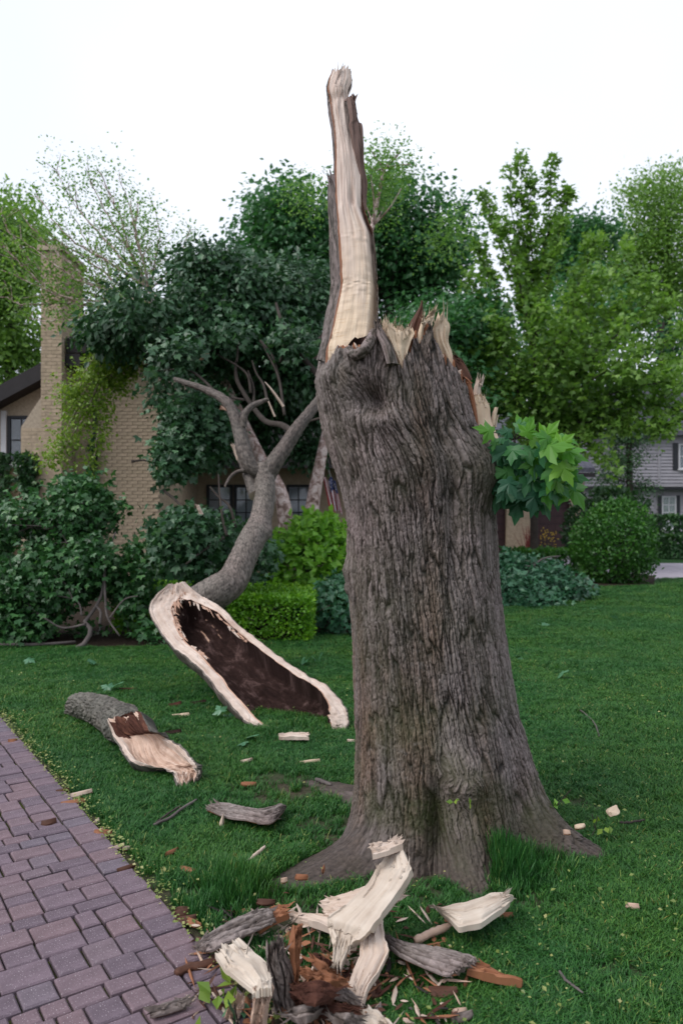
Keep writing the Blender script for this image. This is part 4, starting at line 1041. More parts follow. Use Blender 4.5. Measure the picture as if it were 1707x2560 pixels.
# ---------------------------------------------------------------- debris at the foot of the trunk
def GZ(conv, x, y, z): return G(*conv(x, y), z)
def piece(name, label, cat, conv, rows, zs, mats, group=None, **kw):
    secs = []
    for k, (a, b, c, d) in enumerate(rows):
        z = np.interp(k / (len(rows) - 1), np.linspace(0, 1, len(zs)), zs)
        secs.append((GZ(conv, a, b, z), GZ(conv, c, d, z)))
    kw.setdefault('jag', (.03, .03)); kw.setdefault('nu', 28); kw.setdefault('nv', 60); kw.setdefault('hint', (0, -.6, 1)); kw.setdefault('thick', .012); kw.setdefault('lin', True); kw.setdefault('sharp', 28)
    o = strip(name, secs, mats, None, **kw)
    me = o.data; n = len(me.vertices); co = np.zeros(n * 3, np.float32); me.vertices.foreach_get('co', co); co = co.reshape(-1, 3)
    b = co.mean(0); b[2] = co[:, 2].min(); me.vertices.foreach_set('co', (co - b).ravel()); o.location = b.tolist(); me.update()
    return tag(o, label, cat, group)
GW, GB = 'split wood pieces at the foot of the trunk', 'slabs of torn bark on the ground'
piece('wood_slab', 'largest pale wood slab leaning on the root in front of the trunk', 'wood slab', c4, [(978, 84, 1028, 104), (938, 160, 1064, 192), (882, 250, 1012, 275), (795, 335, 948, 360), (722, 388, 892, 438), (722, 432, 846, 482), (734, 525, 800, 520), (730, 618, 768, 622)], [.33, .27, .22, .17, .12, .07],
      [WOOD_SLAB, CAMB], GW, seed=61, nu=40, nv=110, jag=(.05, .07), teeth=5, rough=.008, thick=.03)
piece('wood_slab', 'short pale block lying across the root behind the largest wood slab', 'wood piece', c4, [(890, 102, 897, 132), (950, 86, 958, 116), (1016, 66, 1028, 92)], [.34, .35], [WOOD, CAMB], GW, seed=62, nu=14, nv=40, jag=(.025, .025), thick=.018)
piece('wood_slab', 'pale slab with orange edge half under the largest wood slab', 'wood slab', c4, [(690, 330, 700, 378), (770, 298, 765, 392), (870, 262, 880, 420), (960, 292, 945, 380), (1046, 292, 1004, 322)], [.10, .17, .14], [WOOD, CAMB], GW, seed=63, jag=(.03, .05), rough=.016)
piece('wood_slab', 'narrow pale tongue of wood pointing to the path from under the slab', 'wood piece', c4, [(560, 384, 562, 392), (630, 370, 640, 410), (725, 376, 722, 436)], [.06, .1], [WOOD, CAMB], GW, seed=64, nu=16, nv=40, jag=(.04, .0))
piece('wood_slab', 'long pale slab with torn brown edge slanting below the largest wood slab', 'wood slab', c4, [(868, 420, 942, 392), (850, 480, 948, 468), (846, 540, 966, 530), (822, 600, 926, 612), (792, 690, 882, 680), (796, 776, 842, 800)], [.14, .12, .08, .05], [WOOD, CAMB], GW, seed=65, nv=80, rough=.016)
piece('wood_slab', 'broad pale slab with jagged top beside the path edge', 'wood slab', c4, [(248, 525, 350, 460), (292, 592, 412, 515), (342, 628, 466, 560), (408, 676, 490, 640), (412, 700, 488, 690)], [.14, .17, .20], [WOOD_SLAB, CAMB], GW, seed=66, nv=60, jag=(.07, .02), teeth=6)
piece('wood_slab', 'small pale slab with dark torn edge standing below the broad slab', 'wood piece', c4, [(415, 668, 492, 650), (412, 740, 478, 742), (398, 836, 466, 838)], [.20, .14, .06], [WOOD_PINK, CAMB], GW, seed=67, rough=.03)
piece('bark_slab', 'upright dark bark slab with deep furrows in the middle of the debris', 'bark slab', c4, [(470, 470, 536, 448), (466, 540, 548, 528), (476, 620, 588, 602), (490, 700, 592, 690), (500, 780, 600, 770)], [.30, .22, .12, .05], [BARK_DARK, CAMB], GB, lin=False, relief=.016, seed=68, nu=40, nv=90, jag=(.05, .02), rough=.010, thick=.016)
piece('bark_slab', 'thin orange brown shard standing against the upright dark bark slab', 'bark shard', c4, [(578, 408, 612, 402), (562, 500, 606, 480), (574, 580, 598, 570), (578, 650, 596, 648)], [.32, .24, .12], [CAMB, BROWN], GB, seed=69, nu=16, jag=(.02, .03), rough=.02)
piece('bark_slab', 'long furrowed grey bark slab beside the tall grass and the path edge', 'bark slab', c4, [(492, 346, 512, 392), (400, 364, 432, 432), (300, 405, 330, 474), (212, 462, 240, 520), (186, 506, 204, 534)], [.10, .09, .05], [BARK_DARK, CAMB], GB, lin=False, relief=.016, seed=70, nu=36, nv=90, jag=(.02, .04), rough=.010, thick=.016)
piece('bark_slab', 'orange torn end of inner bark behind the long grey bark slab', 'bark shard', c4, [(428, 425, 440, 440), (476, 366, 492, 410), (520, 338, 545, 384), (556, 350, 562, 372)], [.07, .09], [CAMB, BROWN], GB, seed=71, nu=18, nv=40, jag=(.0, .05), rough=.03)
piece('bark_slab', 'grey furrowed bark slab lying on the grass to the right of the slabs', 'bark slab', c4, [(936, 452, 944, 474), (1040, 480, 1002, 530), (1180, 510, 1100, 580), (1312, 545, 1200, 618), (1322, 575, 1236, 616)], [.07, .08, .07], [BARK_DARK, CAMB], GB, lin=False, relief=.016, seed=72, nu=40, nv=90, jag=(.03, .02), rough=.010, thick=.016)
piece('bark_slab', 'pointed orange tail of inner bark sticking out of the grey bark slab', 'bark shard', c4, [(1300, 562, 1276, 604), (1380, 592, 1350, 628), (1450, 624, 1430, 642), (1512, 652, 1508, 657)], [.05, .03], [CAMB, BROWN], GB, seed=73, nu=18, nv=40, jag=(.03, .0), rough=.02)
piece('wood_slab', 'pale curved wood block lying on the grass right of the trunk roots', 'wood piece', c4, [(1138, 334, 1150, 344), (1188, 350, 1212, 392), (1285, 330, 1248, 430), (1380, 288, 1342, 412), (1442, 284, 1428, 352), (1476, 294, 1464, 324)], [.08, .11, .10], [WOOD_SLAB, WOOD_PINK], GW, seed=74, nu=34, nv=80, jag=(.02, .05), rough=.02, thick=.020)
piece('bark_slab', 'dark bark chunk lying on the paved path near the bottom', 'bark piece', c4, [(-14, 752, -12, 788), (50, 738, 58, 772), (110, 722, 118, 752), (140, 722, 144, 744)], [.05, .05], [BARK_DARK, BROWN], GB, lin=False, relief=.016, seed=75, nu=18, nv=50, rough=.010)
piece('wood_slab', 'pale plank end at the very bottom beside the long slanting slab', 'wood piece', c4, [(790, 812, 872, 742), (840, 850, 930, 780), (900, 900, 990, 830)], [.05, .04], [WOOD_SLAB, CAMB], GW, seed=76, nu=20, nv=40)
piece('wood_slab', 'small pale splinter block between the path and the jagged slab', 'wood piece', c4, [(300, 800, 346, 806), (312, 750, 376, 752), (332, 704, 380, 716)], [.03, .06], [WOOD_PINK, CAMB], GW, seed=77, nu=16, nv=36, rough=.025)
piece('bark_slab', 'flat grey bark slab on the grass left of the trunk', 'bark slab', c3, [(-140, 1072, -150, 1082), (-90, 1062, -60, 1122), (0, 1070, 30, 1132), (90, 1082, 110, 1148), (180, 1060, 150, 1138), (206, 1070, 190, 1096)], [.05, .07, .06], [BARK_DARK, CAMB], GB, lin=False, relief=.016, seed=78, nu=36, nv=80, rough=.010, thick=.016)
piece('wood_slab', 'clean pale strip of wood on the grass below the hollow base', 'wood piece', c3, [(166, 762, 170, 776), (230, 752, 236, 776), (298, 756, 306, 778)], [.05, .05], [WOOD, WOOD_PINK], GW, seed=79, nu=12, nv=36, jag=(.03, .03), thick=.016)
def rot_heap():
    r = np.random.default_rng(8)
    labs = ['rotten red brown wood lump under the crossing slabs', 'crumbled rotten wood piece beside the upright bark slab', 'dark rotten chunk at the foot of the pile', 'torn red inner bark strip low in the pile', 'grey bark fragment on top of the rotten heap', 'ragged brown bark sheet below the largest slab', 'split orange bark strip in the rotten heap', 'short dark bark stick between the slabs']
    pos = [(660, 700, 100, 60), (720, 640, 90, 40), (620, 780, 80, 50), (740, 760, 120, 40), (690, 590, 60, 22), (740, 680, 130, 34), (700, 560, 80, 20), (640, 610, 60, 22), (780, 800, 90, 34), (600, 690, 40, 60)]
    labs += ['pale brown splinter by the bottom of the slanting slab', 'narrow bark strip hugging the upright slab']
    for k, ((x, y, w, h), lb) in enumerate(zip(pos, labs)):
        a = r.normal(.5, .25) if k not in (9,) else 1.5
        dx, dy = math.cos(a) * w, math.sin(a) * w * .6
        nx, ny = -math.sin(a) * h * .6, math.cos(a) * h * .6
        rows = [(x + dx * t - nx * s, y + dy * t - ny * s, x + dx * t + nx * s, y + dy * t + ny * s) for t, s in ((-.8, .3), (-.4, .9), (.1, 1), (.5, .8), (.9, .3))]
        z = .05 + .10 * r.random()
        piece('rotten_wood', lb, 'rotten wood', c4, rows, [z, z + .03, z], [(ROT_RED, CAMB, BARK_DARK)[k % 3], BROWN], 'rotten pieces in the debris pile', seed=90 + k, nu=22, nv=50, rough=.045, jag=(.05, .05))
rot_heap()
def build_crumbs():
    r = np.random.default_rng(77); by = {}
    for k in range(680):
        if k < 400: x, y = r.normal(690, 130), r.normal(660, 110)
        else: x, y = r.uniform(150, 1250), r.uniform(330, 817)
        c = GZ(c4, x, max(y, 60), .03 + .05 * np.exp(-((x - 690) / 150) ** 2) * r.random())
        L, w = .012 + .05 * r.random() ** 2, .003 + .010 * r.random() ** 2; a = r.random() * 6.28; tl = r.normal(0, .35)
        if k % 9 == 0: L, w = .05 + .06 * r.random(), .003 + .004 * r.random()
        d = np.array([math.cos(a), math.sin(a), tl]) * L; n_ = np.array([-math.sin(a), math.cos(a), r.normal(0, .3)]) * w; u = np.array([0, 0, .003 + .004 * r.random()])
        m = (CAMB, BROWN, WOOD, ROT_RED, BARK_DARK, WOOD_PINK)[r.choice(6, p=[.24, .20, .22, .12, .10, .12])]
        by.setdefault(m.name, (m, MB()))[1].add([c - d, c - .3 * d + n_, c + .6 * d + n_ * .7, c + d, c + .4 * d - n_, c - .5 * d - n_ * .8, c + u, c + .3 * d + u], [(0, 1, 6), (1, 2, 7, 6), (2, 3, 7), (3, 4, 7), (4, 5, 6, 7), (5, 0, 6), (0, 5, 4, 3, 2, 1)])
    mats, A = [], MB()
    for m, b in by.values(): A.add(b.V, b.F, len(mats)); mats.append(m)
    tag(A.make('wood_crumbs', mats), 'crumbs of torn bark and wood strewn through the debris', None, None, 'stuff')
build_crumbs()
def tube_thing(name, label, cat, conv, pts, rad, mat, group=None, z=.03, n=7):
    q = crs([GZ(conv, x, y, z) for x, y in pts], 16)
    r = np.random.default_rng(len(label)); q = q + r.normal(0, .0012, q.shape)
    base = q.mean(0); base[2] = 0
    V, F, uv = tube_data(q, rad * np.interp(np.linspace(0, 1, 16), [0, .1, .8, 1], [.7, 1, .9, .5]) * (1 + .06 * r.normal(size=16)), n)
    return tag(obj(name, V, F, mat, uv=uv, loc=base), label, cat, group)
tube_thing('stick', 'dark stick lying across the path edge below the long bark slab', 'stick', c4, [(98, 608), (150, 588), (200, 580), (290, 556)], .016, BROWN, 'sticks on the ground')
tube_thing('stick', 'pinkish stick under the curved wood block on the grass', 'stick', c4, [(1072, 476), (1140, 446), (1225, 408)], .015, WOOD_PINK, 'sticks on the ground', .05)
tube_thing('stick', 'pale splinter leaning on the knobby end of the left root', 'stick', c4, [(388, 156), (420, 128), (462, 92)], .009, WOOD, 'sticks on the ground', .04)
tube_thing('stick', 'thin grey brown stick on the grass above the flat bark slab', 'stick', crop(0, 1680, 2.673), [(1030, 1022), (1130, 975), (1230, 905), (1320, 850)], .008, TWIG_G, 'sticks on the ground')
tube_thing('stick', 'short thin twig crossing beside the thin grey brown stick', 'stick', crop(0, 1680, 2.673), [(1040, 1010), (1120, 950), (1210, 892)], .006, TWIG, 'sticks on the ground')
tube_thing('stick', 'grey twig on bare soil at the left foot of the trunk', 'stick', c3, [(330, 955), (360, 965), (398, 980)], .012, TWIG_G, 'sticks on the ground')
c12 = crop(1150, 1900, 2.815)
tube_thing('stick', 'thin bent twig in the grass right of the debris', 'stick', c12, [(700, 1480), (740, 1550), (800, 1590), (860, 1640)], .005, TWIG_G, 'sticks on the ground')
tube_thing('stick', 'thin dark twig on the lawn right of the trunk root', 'stick', c12, [(1120, 440), (1200, 436), (1300, 420)], .006, TWIG, 'sticks on the ground')
tube_thing('stick', 'fine straw coloured twig on the lawn right of the trunk', 'stick', crop(0, 0, .9185), [(1330, 1630), (1360, 1655), (1375, 1690)], .006, TWIG_G, 'sticks on the ground')
c5 = crop(0, 1680, 2.673)
CH = [(c5, 1480, 1020, .10, .028, .9, WOOD, 'pale wood chip standing in the grass below the broken log'), (c5, 525, 815, .14, .03, .35, WOOD, 'pale wood chip on the path edge next to brown leaves'), (c5, 780, 1170, .075, .02, .5, WOOD, 'pale chip at the path edge, lower of the two'),
      (c5, 850, 1175, .04, .02, .6, WOOD, 'tiny pale chip beside the chip at the path edge'), (c5, 650, 995, .035, .02, 1.2, WOOD, 'tiny pale chip on the edge paver'), (c5, 665, 1065, .05, .015, .6, WOOD_PINK, 'small pinkish chip on the edge paver'), (c5, 690, 1070, .08, .05, .2, CAMB, 'orange bark flake on the edge pavers'),
      (c5, 490, 870, .12, .045, .1, CAMB, 'red brown bark flake below the pale chip on the path'), (c5, 420, 793, .07, .025, .2, BROWN, 'dark brown flake on the path edge above the pale chip'), (c5, 88, 460, .06, .04, .8, CAMB, 'rusty flake far up the path'), (c5, 330, 1010, .07, .05, .3, BROWN, 'dark clod in the middle of the path'),
      (c5, 845, 1305, .08, .025, .5, BROWN, 'dark twisted bark crumb on the path'), (c5, 1150, 1200, .08, .025, 1.1, CAMB, 'orange sliver in the grass near the path edge'), (c5, 1260, 1320, .09, .04, -.6, CAMB, 'forked orange sliver near the tall grass'), (c5, 1240, 1655, .08, .05, .2, BROWN, 'brown bark lump at the path corner'), (c5, 1300, 1680, .075, .03, -.6, CAMB, 'orange chip beside the brown bark lump'),
      (c5, 1215, 1605, .06, .04, .1, BROWN, 'dark soil clod on the edge paver'), (c4, 1180, 680, .10, .06, -.2, BROWN, 'brown bark piece on the grass below the grey bark slab'), (c4, 1255, 765, .05, .03, .4, WOOD_PINK, 'small pink chip near the bottom of the lawn'), (c4, 1265, 790, .07, .035, .3, BARK_DARK, 'small grey bark chip near the bottom of the lawn'),
      (c4, 1440, 374, .06, .03, 0, CAMB, 'orange chip under the curved wood block'), (c4, 905, 680, .07, .06, 1.0, BROWN, 'brown bark curl right of the slanting slab'), (c4, 920, 760, .05, .03, 1.0, BARK_DARK, 'grey bark crumb low right of the slanting slab'), (c4, 1280, 640, .06, .012, 1.2, CAMB, 'thin orange splinter below the pointed tail'), (c4, 610, 218, .05, .02, .1, CAMB, 'orange flake lying on the left root'),
      (c4, 700, 184, .04, .012, 1.4, CAMB, 'thin orange flake high on the left root'), (c4, 540, 232, .03, .012, .1, WOOD_PINK, 'tiny pale flake at the root end'), (c4, 465, 318, .07, .035, .1, BROWN, 'brown flake in the tall grass'), (c6, 615, 745, .10, .08, .3, ROT_RED, 'red brown clod on the lawn, left of the clod pair'), (c6, 735, 735, .12, .07, .1, ROT, 'dark clod on the lawn, right of the clod pair'),
      (c6, 372, 665, .14, .06, .3, ROT_RED, 'flat brown clod on the lawn behind the broken log'), (c6, 605, 885, .11, .06, .0, ROT, 'dark clod right of the broken log'), (c6, 985, 1035, .08, .03, .4, WOOD, 'pale chip on the grass in front of the hollow base'), (c6, 990, 1155, .08, .04, .2, CAMB, 'orange chip on the bare soil by the flat bark slab'),
      (c6, 640, 797, .14, .02, -.1, WOOD_YEL, 'thin pale strip on the lawn below the clod pair'), (c6, 1310, 1040, .12, .015, .1, WOOD_YEL, 'thin cream strip on grass left of the trunk'), (c6, 1520, 932, .05, .03, 0, WOOD, 'white chip near the trunk behind'), (c12, 1075, 355, .085, .06, .9, WOOD_YEL, 'tan dry leaf curl on the lawn beyond the right root'), (c12, 840, 465, .05, .035, .1, WOOD_YEL, 'tan chip on the right root'),
      (c12, 815, 540, .03, .02, 1.2, WOOD_YEL, 'small tan flake under the right root'), (c12, 750, 512, .03, .015, -.3, WOOD_PINK, 'tiny pink flake on the right root'), (c12, 1210, 1035, .05, .015, -.3, WOOD_PINK, 'tiny pinkish sliver on the right of the lawn'), (c3, 40, 975, .08, .04, .2, CAMB, 'orange chip by the soil patch left of the trunk'), (c3, 30, 875, .07, .03, .5, WOOD, 'pale chip in the grass left of the soil patch')]
for k, (cv, x, y, L_, w, a, m, lb) in enumerate(CH):
    c = GZ(cv, x, y, .025 if cv is not c4 or x > 800 else .05)
    if 'root' in lb and ('on the' in lb or 'high' in lb): c = GZ(cv, x, y, .14)
    dx = np.array([math.cos(a), math.sin(a), .12 if k % 3 else -.1]) * L_ / 2 * 1.1; nx = np.array([-math.sin(a), math.cos(a), 0]) * w / 2
    if 'standing' in lb: dx = np.array([.01, .0, .055]); nx = np.array([.012, 0, 0])
    secs = [(c + dx * t - nx * s, c + dx * t + nx * s) for t, s in ((-1, .35), (-.4, 1), (.3, .9), (1, .2))]
    o = strip('clod' if 'clod' in lb else 'wood_chip', secs, [m, m if m in (ROT, ROT_RED, BROWN, BARK_DARK) else CAMB], None, nu=10, nv=18, jag=(.01, .01), thick=(.05 if 'clod' in lb else .012), seed=200 + k, rough=.03 if 'clod' in lb else .010, hint=(0, -.4, 1), teeth=3)
    me = o.data; co = np.zeros(len(me.vertices) * 3, np.float32); me.vertices.foreach_get('co', co); co = co.reshape(-1, 3); b = co.mean(0); b[2] = co[:, 2].min()
    me.vertices.foreach_set('co', (co - b).ravel()); o.location = b.tolist(); me.update()
    tag(o, lb, 'clod' if 'clod' in lb else 'wood chip', 'chips and clods scattered round the trunk')
# ---------------------------------------------------------------- the houses
HOUSE = thing('brick_house', 'tan brick house with tall chimney behind the fallen crown', 'house', (-5, 16, 0))
MBRICK = None
def brick_wall(parent, quads, singles, name='brick', bl=.205, bh=.062, g=.011):
    """quads: (axis, fixed, outward sign, lo, hi, z0, z1); bricks stand 7 mm proud of a mortar sheet"""
    global MBRICK
    if MBRICK is None:
        V = [(x, y, z) for z in (-bh / 2, bh / 2) for y in (-.02, .0) for x in (-bl / 2, bl / 2)]
        MBRICK = bpy.data.meshes.new('brick'); MBRICK.from_pydata(V, [], [(0, 1, 5, 4), (0, 4, 6, 2), (1, 3, 7, 5), (4, 5, 7, 6), (0, 2, 3, 1)]); MBRICK.materials.append(BRICK); MBRICK.update()
    r = np.random.default_rng(4); rest = MB(); n1 = 0
    for (axis, fx, sg, lo, hi, z0, z1) in quads:
        z = z0 + bh / 2; row = 0
        while z + bh / 2 <= z1 + .01:
            x = lo - (bl + g) * (.5 if row % 2 else 0) + bl / 2
            while x - bl / 2 < hi - .02:
                a, b = max(x - bl / 2, lo), min(x + bl / 2, hi)
                if b - a > .05:
                    cx, w = .5 * (a + b), b - a; pr = .004 + r.random() * .002
                    if n1 < singles and w > .2:
                        o = bpy.data.objects.new(name, MBRICK); COL.objects.link(o); o.parent = parent
                        p = np.array([cx, fx + sg * pr, z]) if axis == 'x' else np.array([fx + sg * pr, cx, z])
                        o.location = (p - offset_of(parent)).tolist()
                        o.rotation_euler = (0, 0, (0 if sg < 0 else math.pi) if axis == 'x' else (math.pi / 2 if sg > 0 else -math.pi / 2)); n1 += 1
                    else:
                        q0, q1 = sorted((fx - sg * .01, fx + sg * pr))
                        if axis == 'x': rest.box(a, b, q0, q1, z - bh / 2, z + bh / 2)
                        else: rest.box(q0, q1, a, b, z - bh / 2, z + bh / 2)
                x += bl + g
            z += bh + g; row += 1
    if rest.V:
        o = rest.make(name, BRICK_FAR, parent); o['kind'] = 'stuff'
def build_house():
    wx0, wx1, wy = -7.6, -3.82, 16.0
    MB().box(-6.0, wx1, wy, 24.5, 0, 5.05).make('wall', MORTAR, HOUSE)
    MB().add([(x, y, z) for y in (wy, 24.5) for x, z in ((-8.4, 0), (-6.002, 0), (-6.002, 4.6), (-8.4, 3.3))], [(0, 1, 2, 3), (7, 6, 5, 4), (0, 3, 7, 4), (3, 2, 6, 7), (1, 5, 6, 2)]).make('wall', MORTAR, HOUSE)
    MB().box(wx1 + .004, 2.2, 20.0, 24.4, 0, 3.1).make('wall', MORTAR, HOUSE)
    ch = obj('chimney', *_chimney(), MORTAR, HOUSE, smooth=False)
    brick_wall(HOUSE, [('x', wy, -1, -5.14, wx1, .0, 5.0), ('x', wy, -1, -5.55, -5.14, 0, 5.0), ('x', wy, -1, -7.0, -6.42, 0, 2.5), ('x', wy, -1, -8.3, -7.15, 0, 3.3), ('y', wx1, 1, 16.0, 20.0, 0, 3.0), ('x', 20.0, -1, wx1 + .02, 2.2, 0, 3.0)], 300)
    brick_wall(ch, [('x', 15.2, -1, -6.40, -5.59, 0, 3.3), ('x', 15.2, -1, -6.0, -5.59, 3.3, 6.80), ('y', -5.59, 1, 15.2, 15.98, 0, 5.0), ('y', -5.59, 1, 15.2, 16.5, 5.1, 6.80)], 0)
    # roofs
    def slab(name, a, b, c, d, t, mat, ov=0):
        q = [np.array(v, float) for v in (a, b, c, d)]
        return obj(name, q + [v - np.array([0, 0, t]) for v in q], [(0, 1, 2, 3), (7, 6, 5, 4), (0, 4, 5, 1), (1, 5, 6, 2), (2, 6, 7, 3), (3, 7, 4, 0)], mat, HOUSE, smooth=False)
    slab('roof', (-5.55, 15.35, 5.10), (-3.3, 15.35, 5.10), (-3.3, 20.2, 7.3), (-5.55, 20.2, 7.3), .28, ROOFD)
    slab('roof', (-5.56, 24.9, 5.10), (-5.56, 20.22, 7.3), (-3.3, 20.22, 7.3), (-3.3, 24.9, 5.10), .28, ROOFD)
    slab('rake_board', (-8.4, 15.5, 3.42), (-6.02, 15.5, 4.70), (-6.02, 16.6, 4.75), (-8.4, 16.6, 3.47), .34, FASCIA)
    slab('roof', (-8.4, 16.62, 3.56), (-5.58, 16.62, 5.0), (-5.58, 24.5, 5.2), (-8.4, 24.5, 3.8), .2, ROOFD)
    slab('porch_roof', (-3.78, 18.2, 2.95), (2.6, 18.2, 2.95), (2.6, 22.2, 4.6), (-3.78, 22.2, 4.6), .30, ROOFD)
    MB().box(-5.6, -5.28, 15.36, 15.9, 4.55, 4.8).make('eave_return', FASCIA, HOUSE)
    # downspout
    MB().box(-5.20, -5.12, 15.90, 15.985, .3, 4.6).make('downspout', TRIMD, HOUSE)
    for zb in (1.2, 2.6, 3.9): MB().box(-5.215, -5.105, 15.89, 15.988, zb, zb + .04).make('bracket', TRIMD, HOUSE)
    # window left of the chimney
    win(HOUSE, -7.0, -6.42, 16.0, 2.6, 3.62, 2, 2, TRIMD, BLIND_D, post=TRIMW)
    # front windows under the porch roof
    for (a, b) in ((524, 576), (592, 640), (723, 770)):
        x0, x1 = (a - CX) / F_PX * 20, (b - CX) / F_PX * 20
        win(HOUSE, x0 - .07, x1 + .07, 20.0, .85, 2.32, 2, 4, TRIMD, BLIND, trim_w=.07)
BLIND_D = m_plain('dark_blind', (.05, .06, .075), .7, .3, .2, 3)
def win(parent, x0, x1, y, z0, z1, nx, nz, trim, blind, trim_w=.06, post=None):
    t = trim_w
    f = MB()
    f.box(x0, x0 + t, y - .06, y + .02, z0, z1).box(x1 - t, x1, y - .06, y + .02, z0, z1).box(x0 + t, x1 - t, y - .06, y + .02, z0, z0 + t).box(x0 + t, x1 - t, y - .06, y + .02, z1 - t, z1)
    w = f.make('window', trim, parent)
    m = MB()
    for k in range(1, nx): xx = x0 + t + (x1 - x0 - 2 * t) * k / nx; m.box(xx - .014, xx + .014, y - .045, y - .02, z0 + t, z1 - t)
    for k in range(1, nz): zz = z0 + t + (z1 - z0 - 2 * t) * k / nz; m.box(x0 + t, x1 - t, y - .046, y - .019, zz - .014, zz + .014)
    m.make('muntin', trim, w)
    MB().box(x0 + t, x1 - t, y - .014, y - .011, z0 + t, z1 - t).make('blind', blind, w)
    for i in range(nx):
        for j in range(nz):
            a, b = x0 + t + (x1 - x0 - 2 * t) * i / nx + .015, x0 + t + (x1 - x0 - 2 * t) * (i + 1) / nx - .015
            c, d = z0 + t + (z1 - z0 - 2 * t) * j / nz + .015, z0 + t + (z1 - z0 - 2 * t) * (j + 1) / nz - .015
            MB().box(a, b, y - .034, y - .030, c, d).make('pane', GLASS, w)
    MB().box(x0 - .05, x1 + .05, y - .12, y + .0, z0 - .07, z0 - .002).make('sill', TRIMW, w)
    if post: MB().box(x0 - .12, x0 - .01, y - .10, y + .0, z0 - .8, z1 + .1).make('frame_post', post, w)
    return w
def _chimney():
    m = MB()
    m.box(-6.40, -5.59, 15.2, 16.1, 0, 3.30).box(-6.0, -5.592, 15.202, 16.5, 3.302, 6.82)
    V = [(-6.40, 15.2, 3.30), (-6.0, 15.2, 3.30), (-6.0, 15.2, 3.9), (-6.40, 16.1, 3.30), (-6.0, 16.1, 3.30), (-6.0, 16.1, 3.9)]
    m.add(V, [(0, 1, 2), (3, 5, 4), (0, 2, 5, 3)])
    m.box(-6.06, -5.53, 15.14, 16.56, 6.822, 6.94)
    return m.V, m.F
build_house()

# flag by the house door
FLAG = thing('flag', 'striped red and white flag hanging by the house door between tree trunks', 'flag', (-.2, 17.9, 0))
def build_flag():
    mats = [m_plain('flag_red', (.22, .02, .03), .8), m_plain('flag_white', (.46, .44, .46), .8), m_plain('flag_blue', (.02, .03, .10), .8)]
    n, m = 14, 27
    a, b = P(808, 1195, 17.8), P(838, 1190, 17.8)
    V, F, fm = [], [], []
    for j in range(m):
        for i in range(n):
            u, v = j / (m - 1), i / (n - 1)
            x = a[0] + (b[0] - a[0]) * u + .16 * v * (1 + .2 * math.sin(u * 9)); z = a[2] - .02 - .78 * v + .05 * math.sin(u * 12)
            V.append((x, 17.8 + .05 * math.sin(u * 18 + v * 2), z))
    for j in range(m - 1):
        for i in range(n - 1):
            F.append((j * n + i, j * n + i + 1, (j + 1) * n + i + 1, (j + 1) * n + i)); s = j // 2
            fm.append(2 if (i < 5 and s >= 6) else s % 2)
    obj('cloth', V, F, mats, FLAG, fm=fm)
    st = MB()
    for q in range(4):
        for p in range(3):
            j, i = 14 + q * 3 + p % 2, 1 + p
            c = np.array(V[j * n + i]) + np.array([0, -.012, -.02]); pts = []
            for k in range(10):
                rr = .018 if k % 2 == 0 else .008; t = math.pi / 2 + k * math.pi / 5; pts.append(c + np.array([rr * math.cos(t), 0, rr * math.sin(t)]))
            st.add(pts + [p_ + np.array([0, .003, 0]) for p_ in pts], [tuple(range(9, -1, -1)), tuple(range(10, 20))])
    o = st.make('star', mats[1], FLAG); o['kind'] = 'stuff'
    mb = MB(); mb.tube([P(846, 1262, 19.8), P(826, 1190, 17.9), P(818, 1165, 17.2)], .016, 6); mb.make('pole', TRIMW, FLAG)
build_flag()

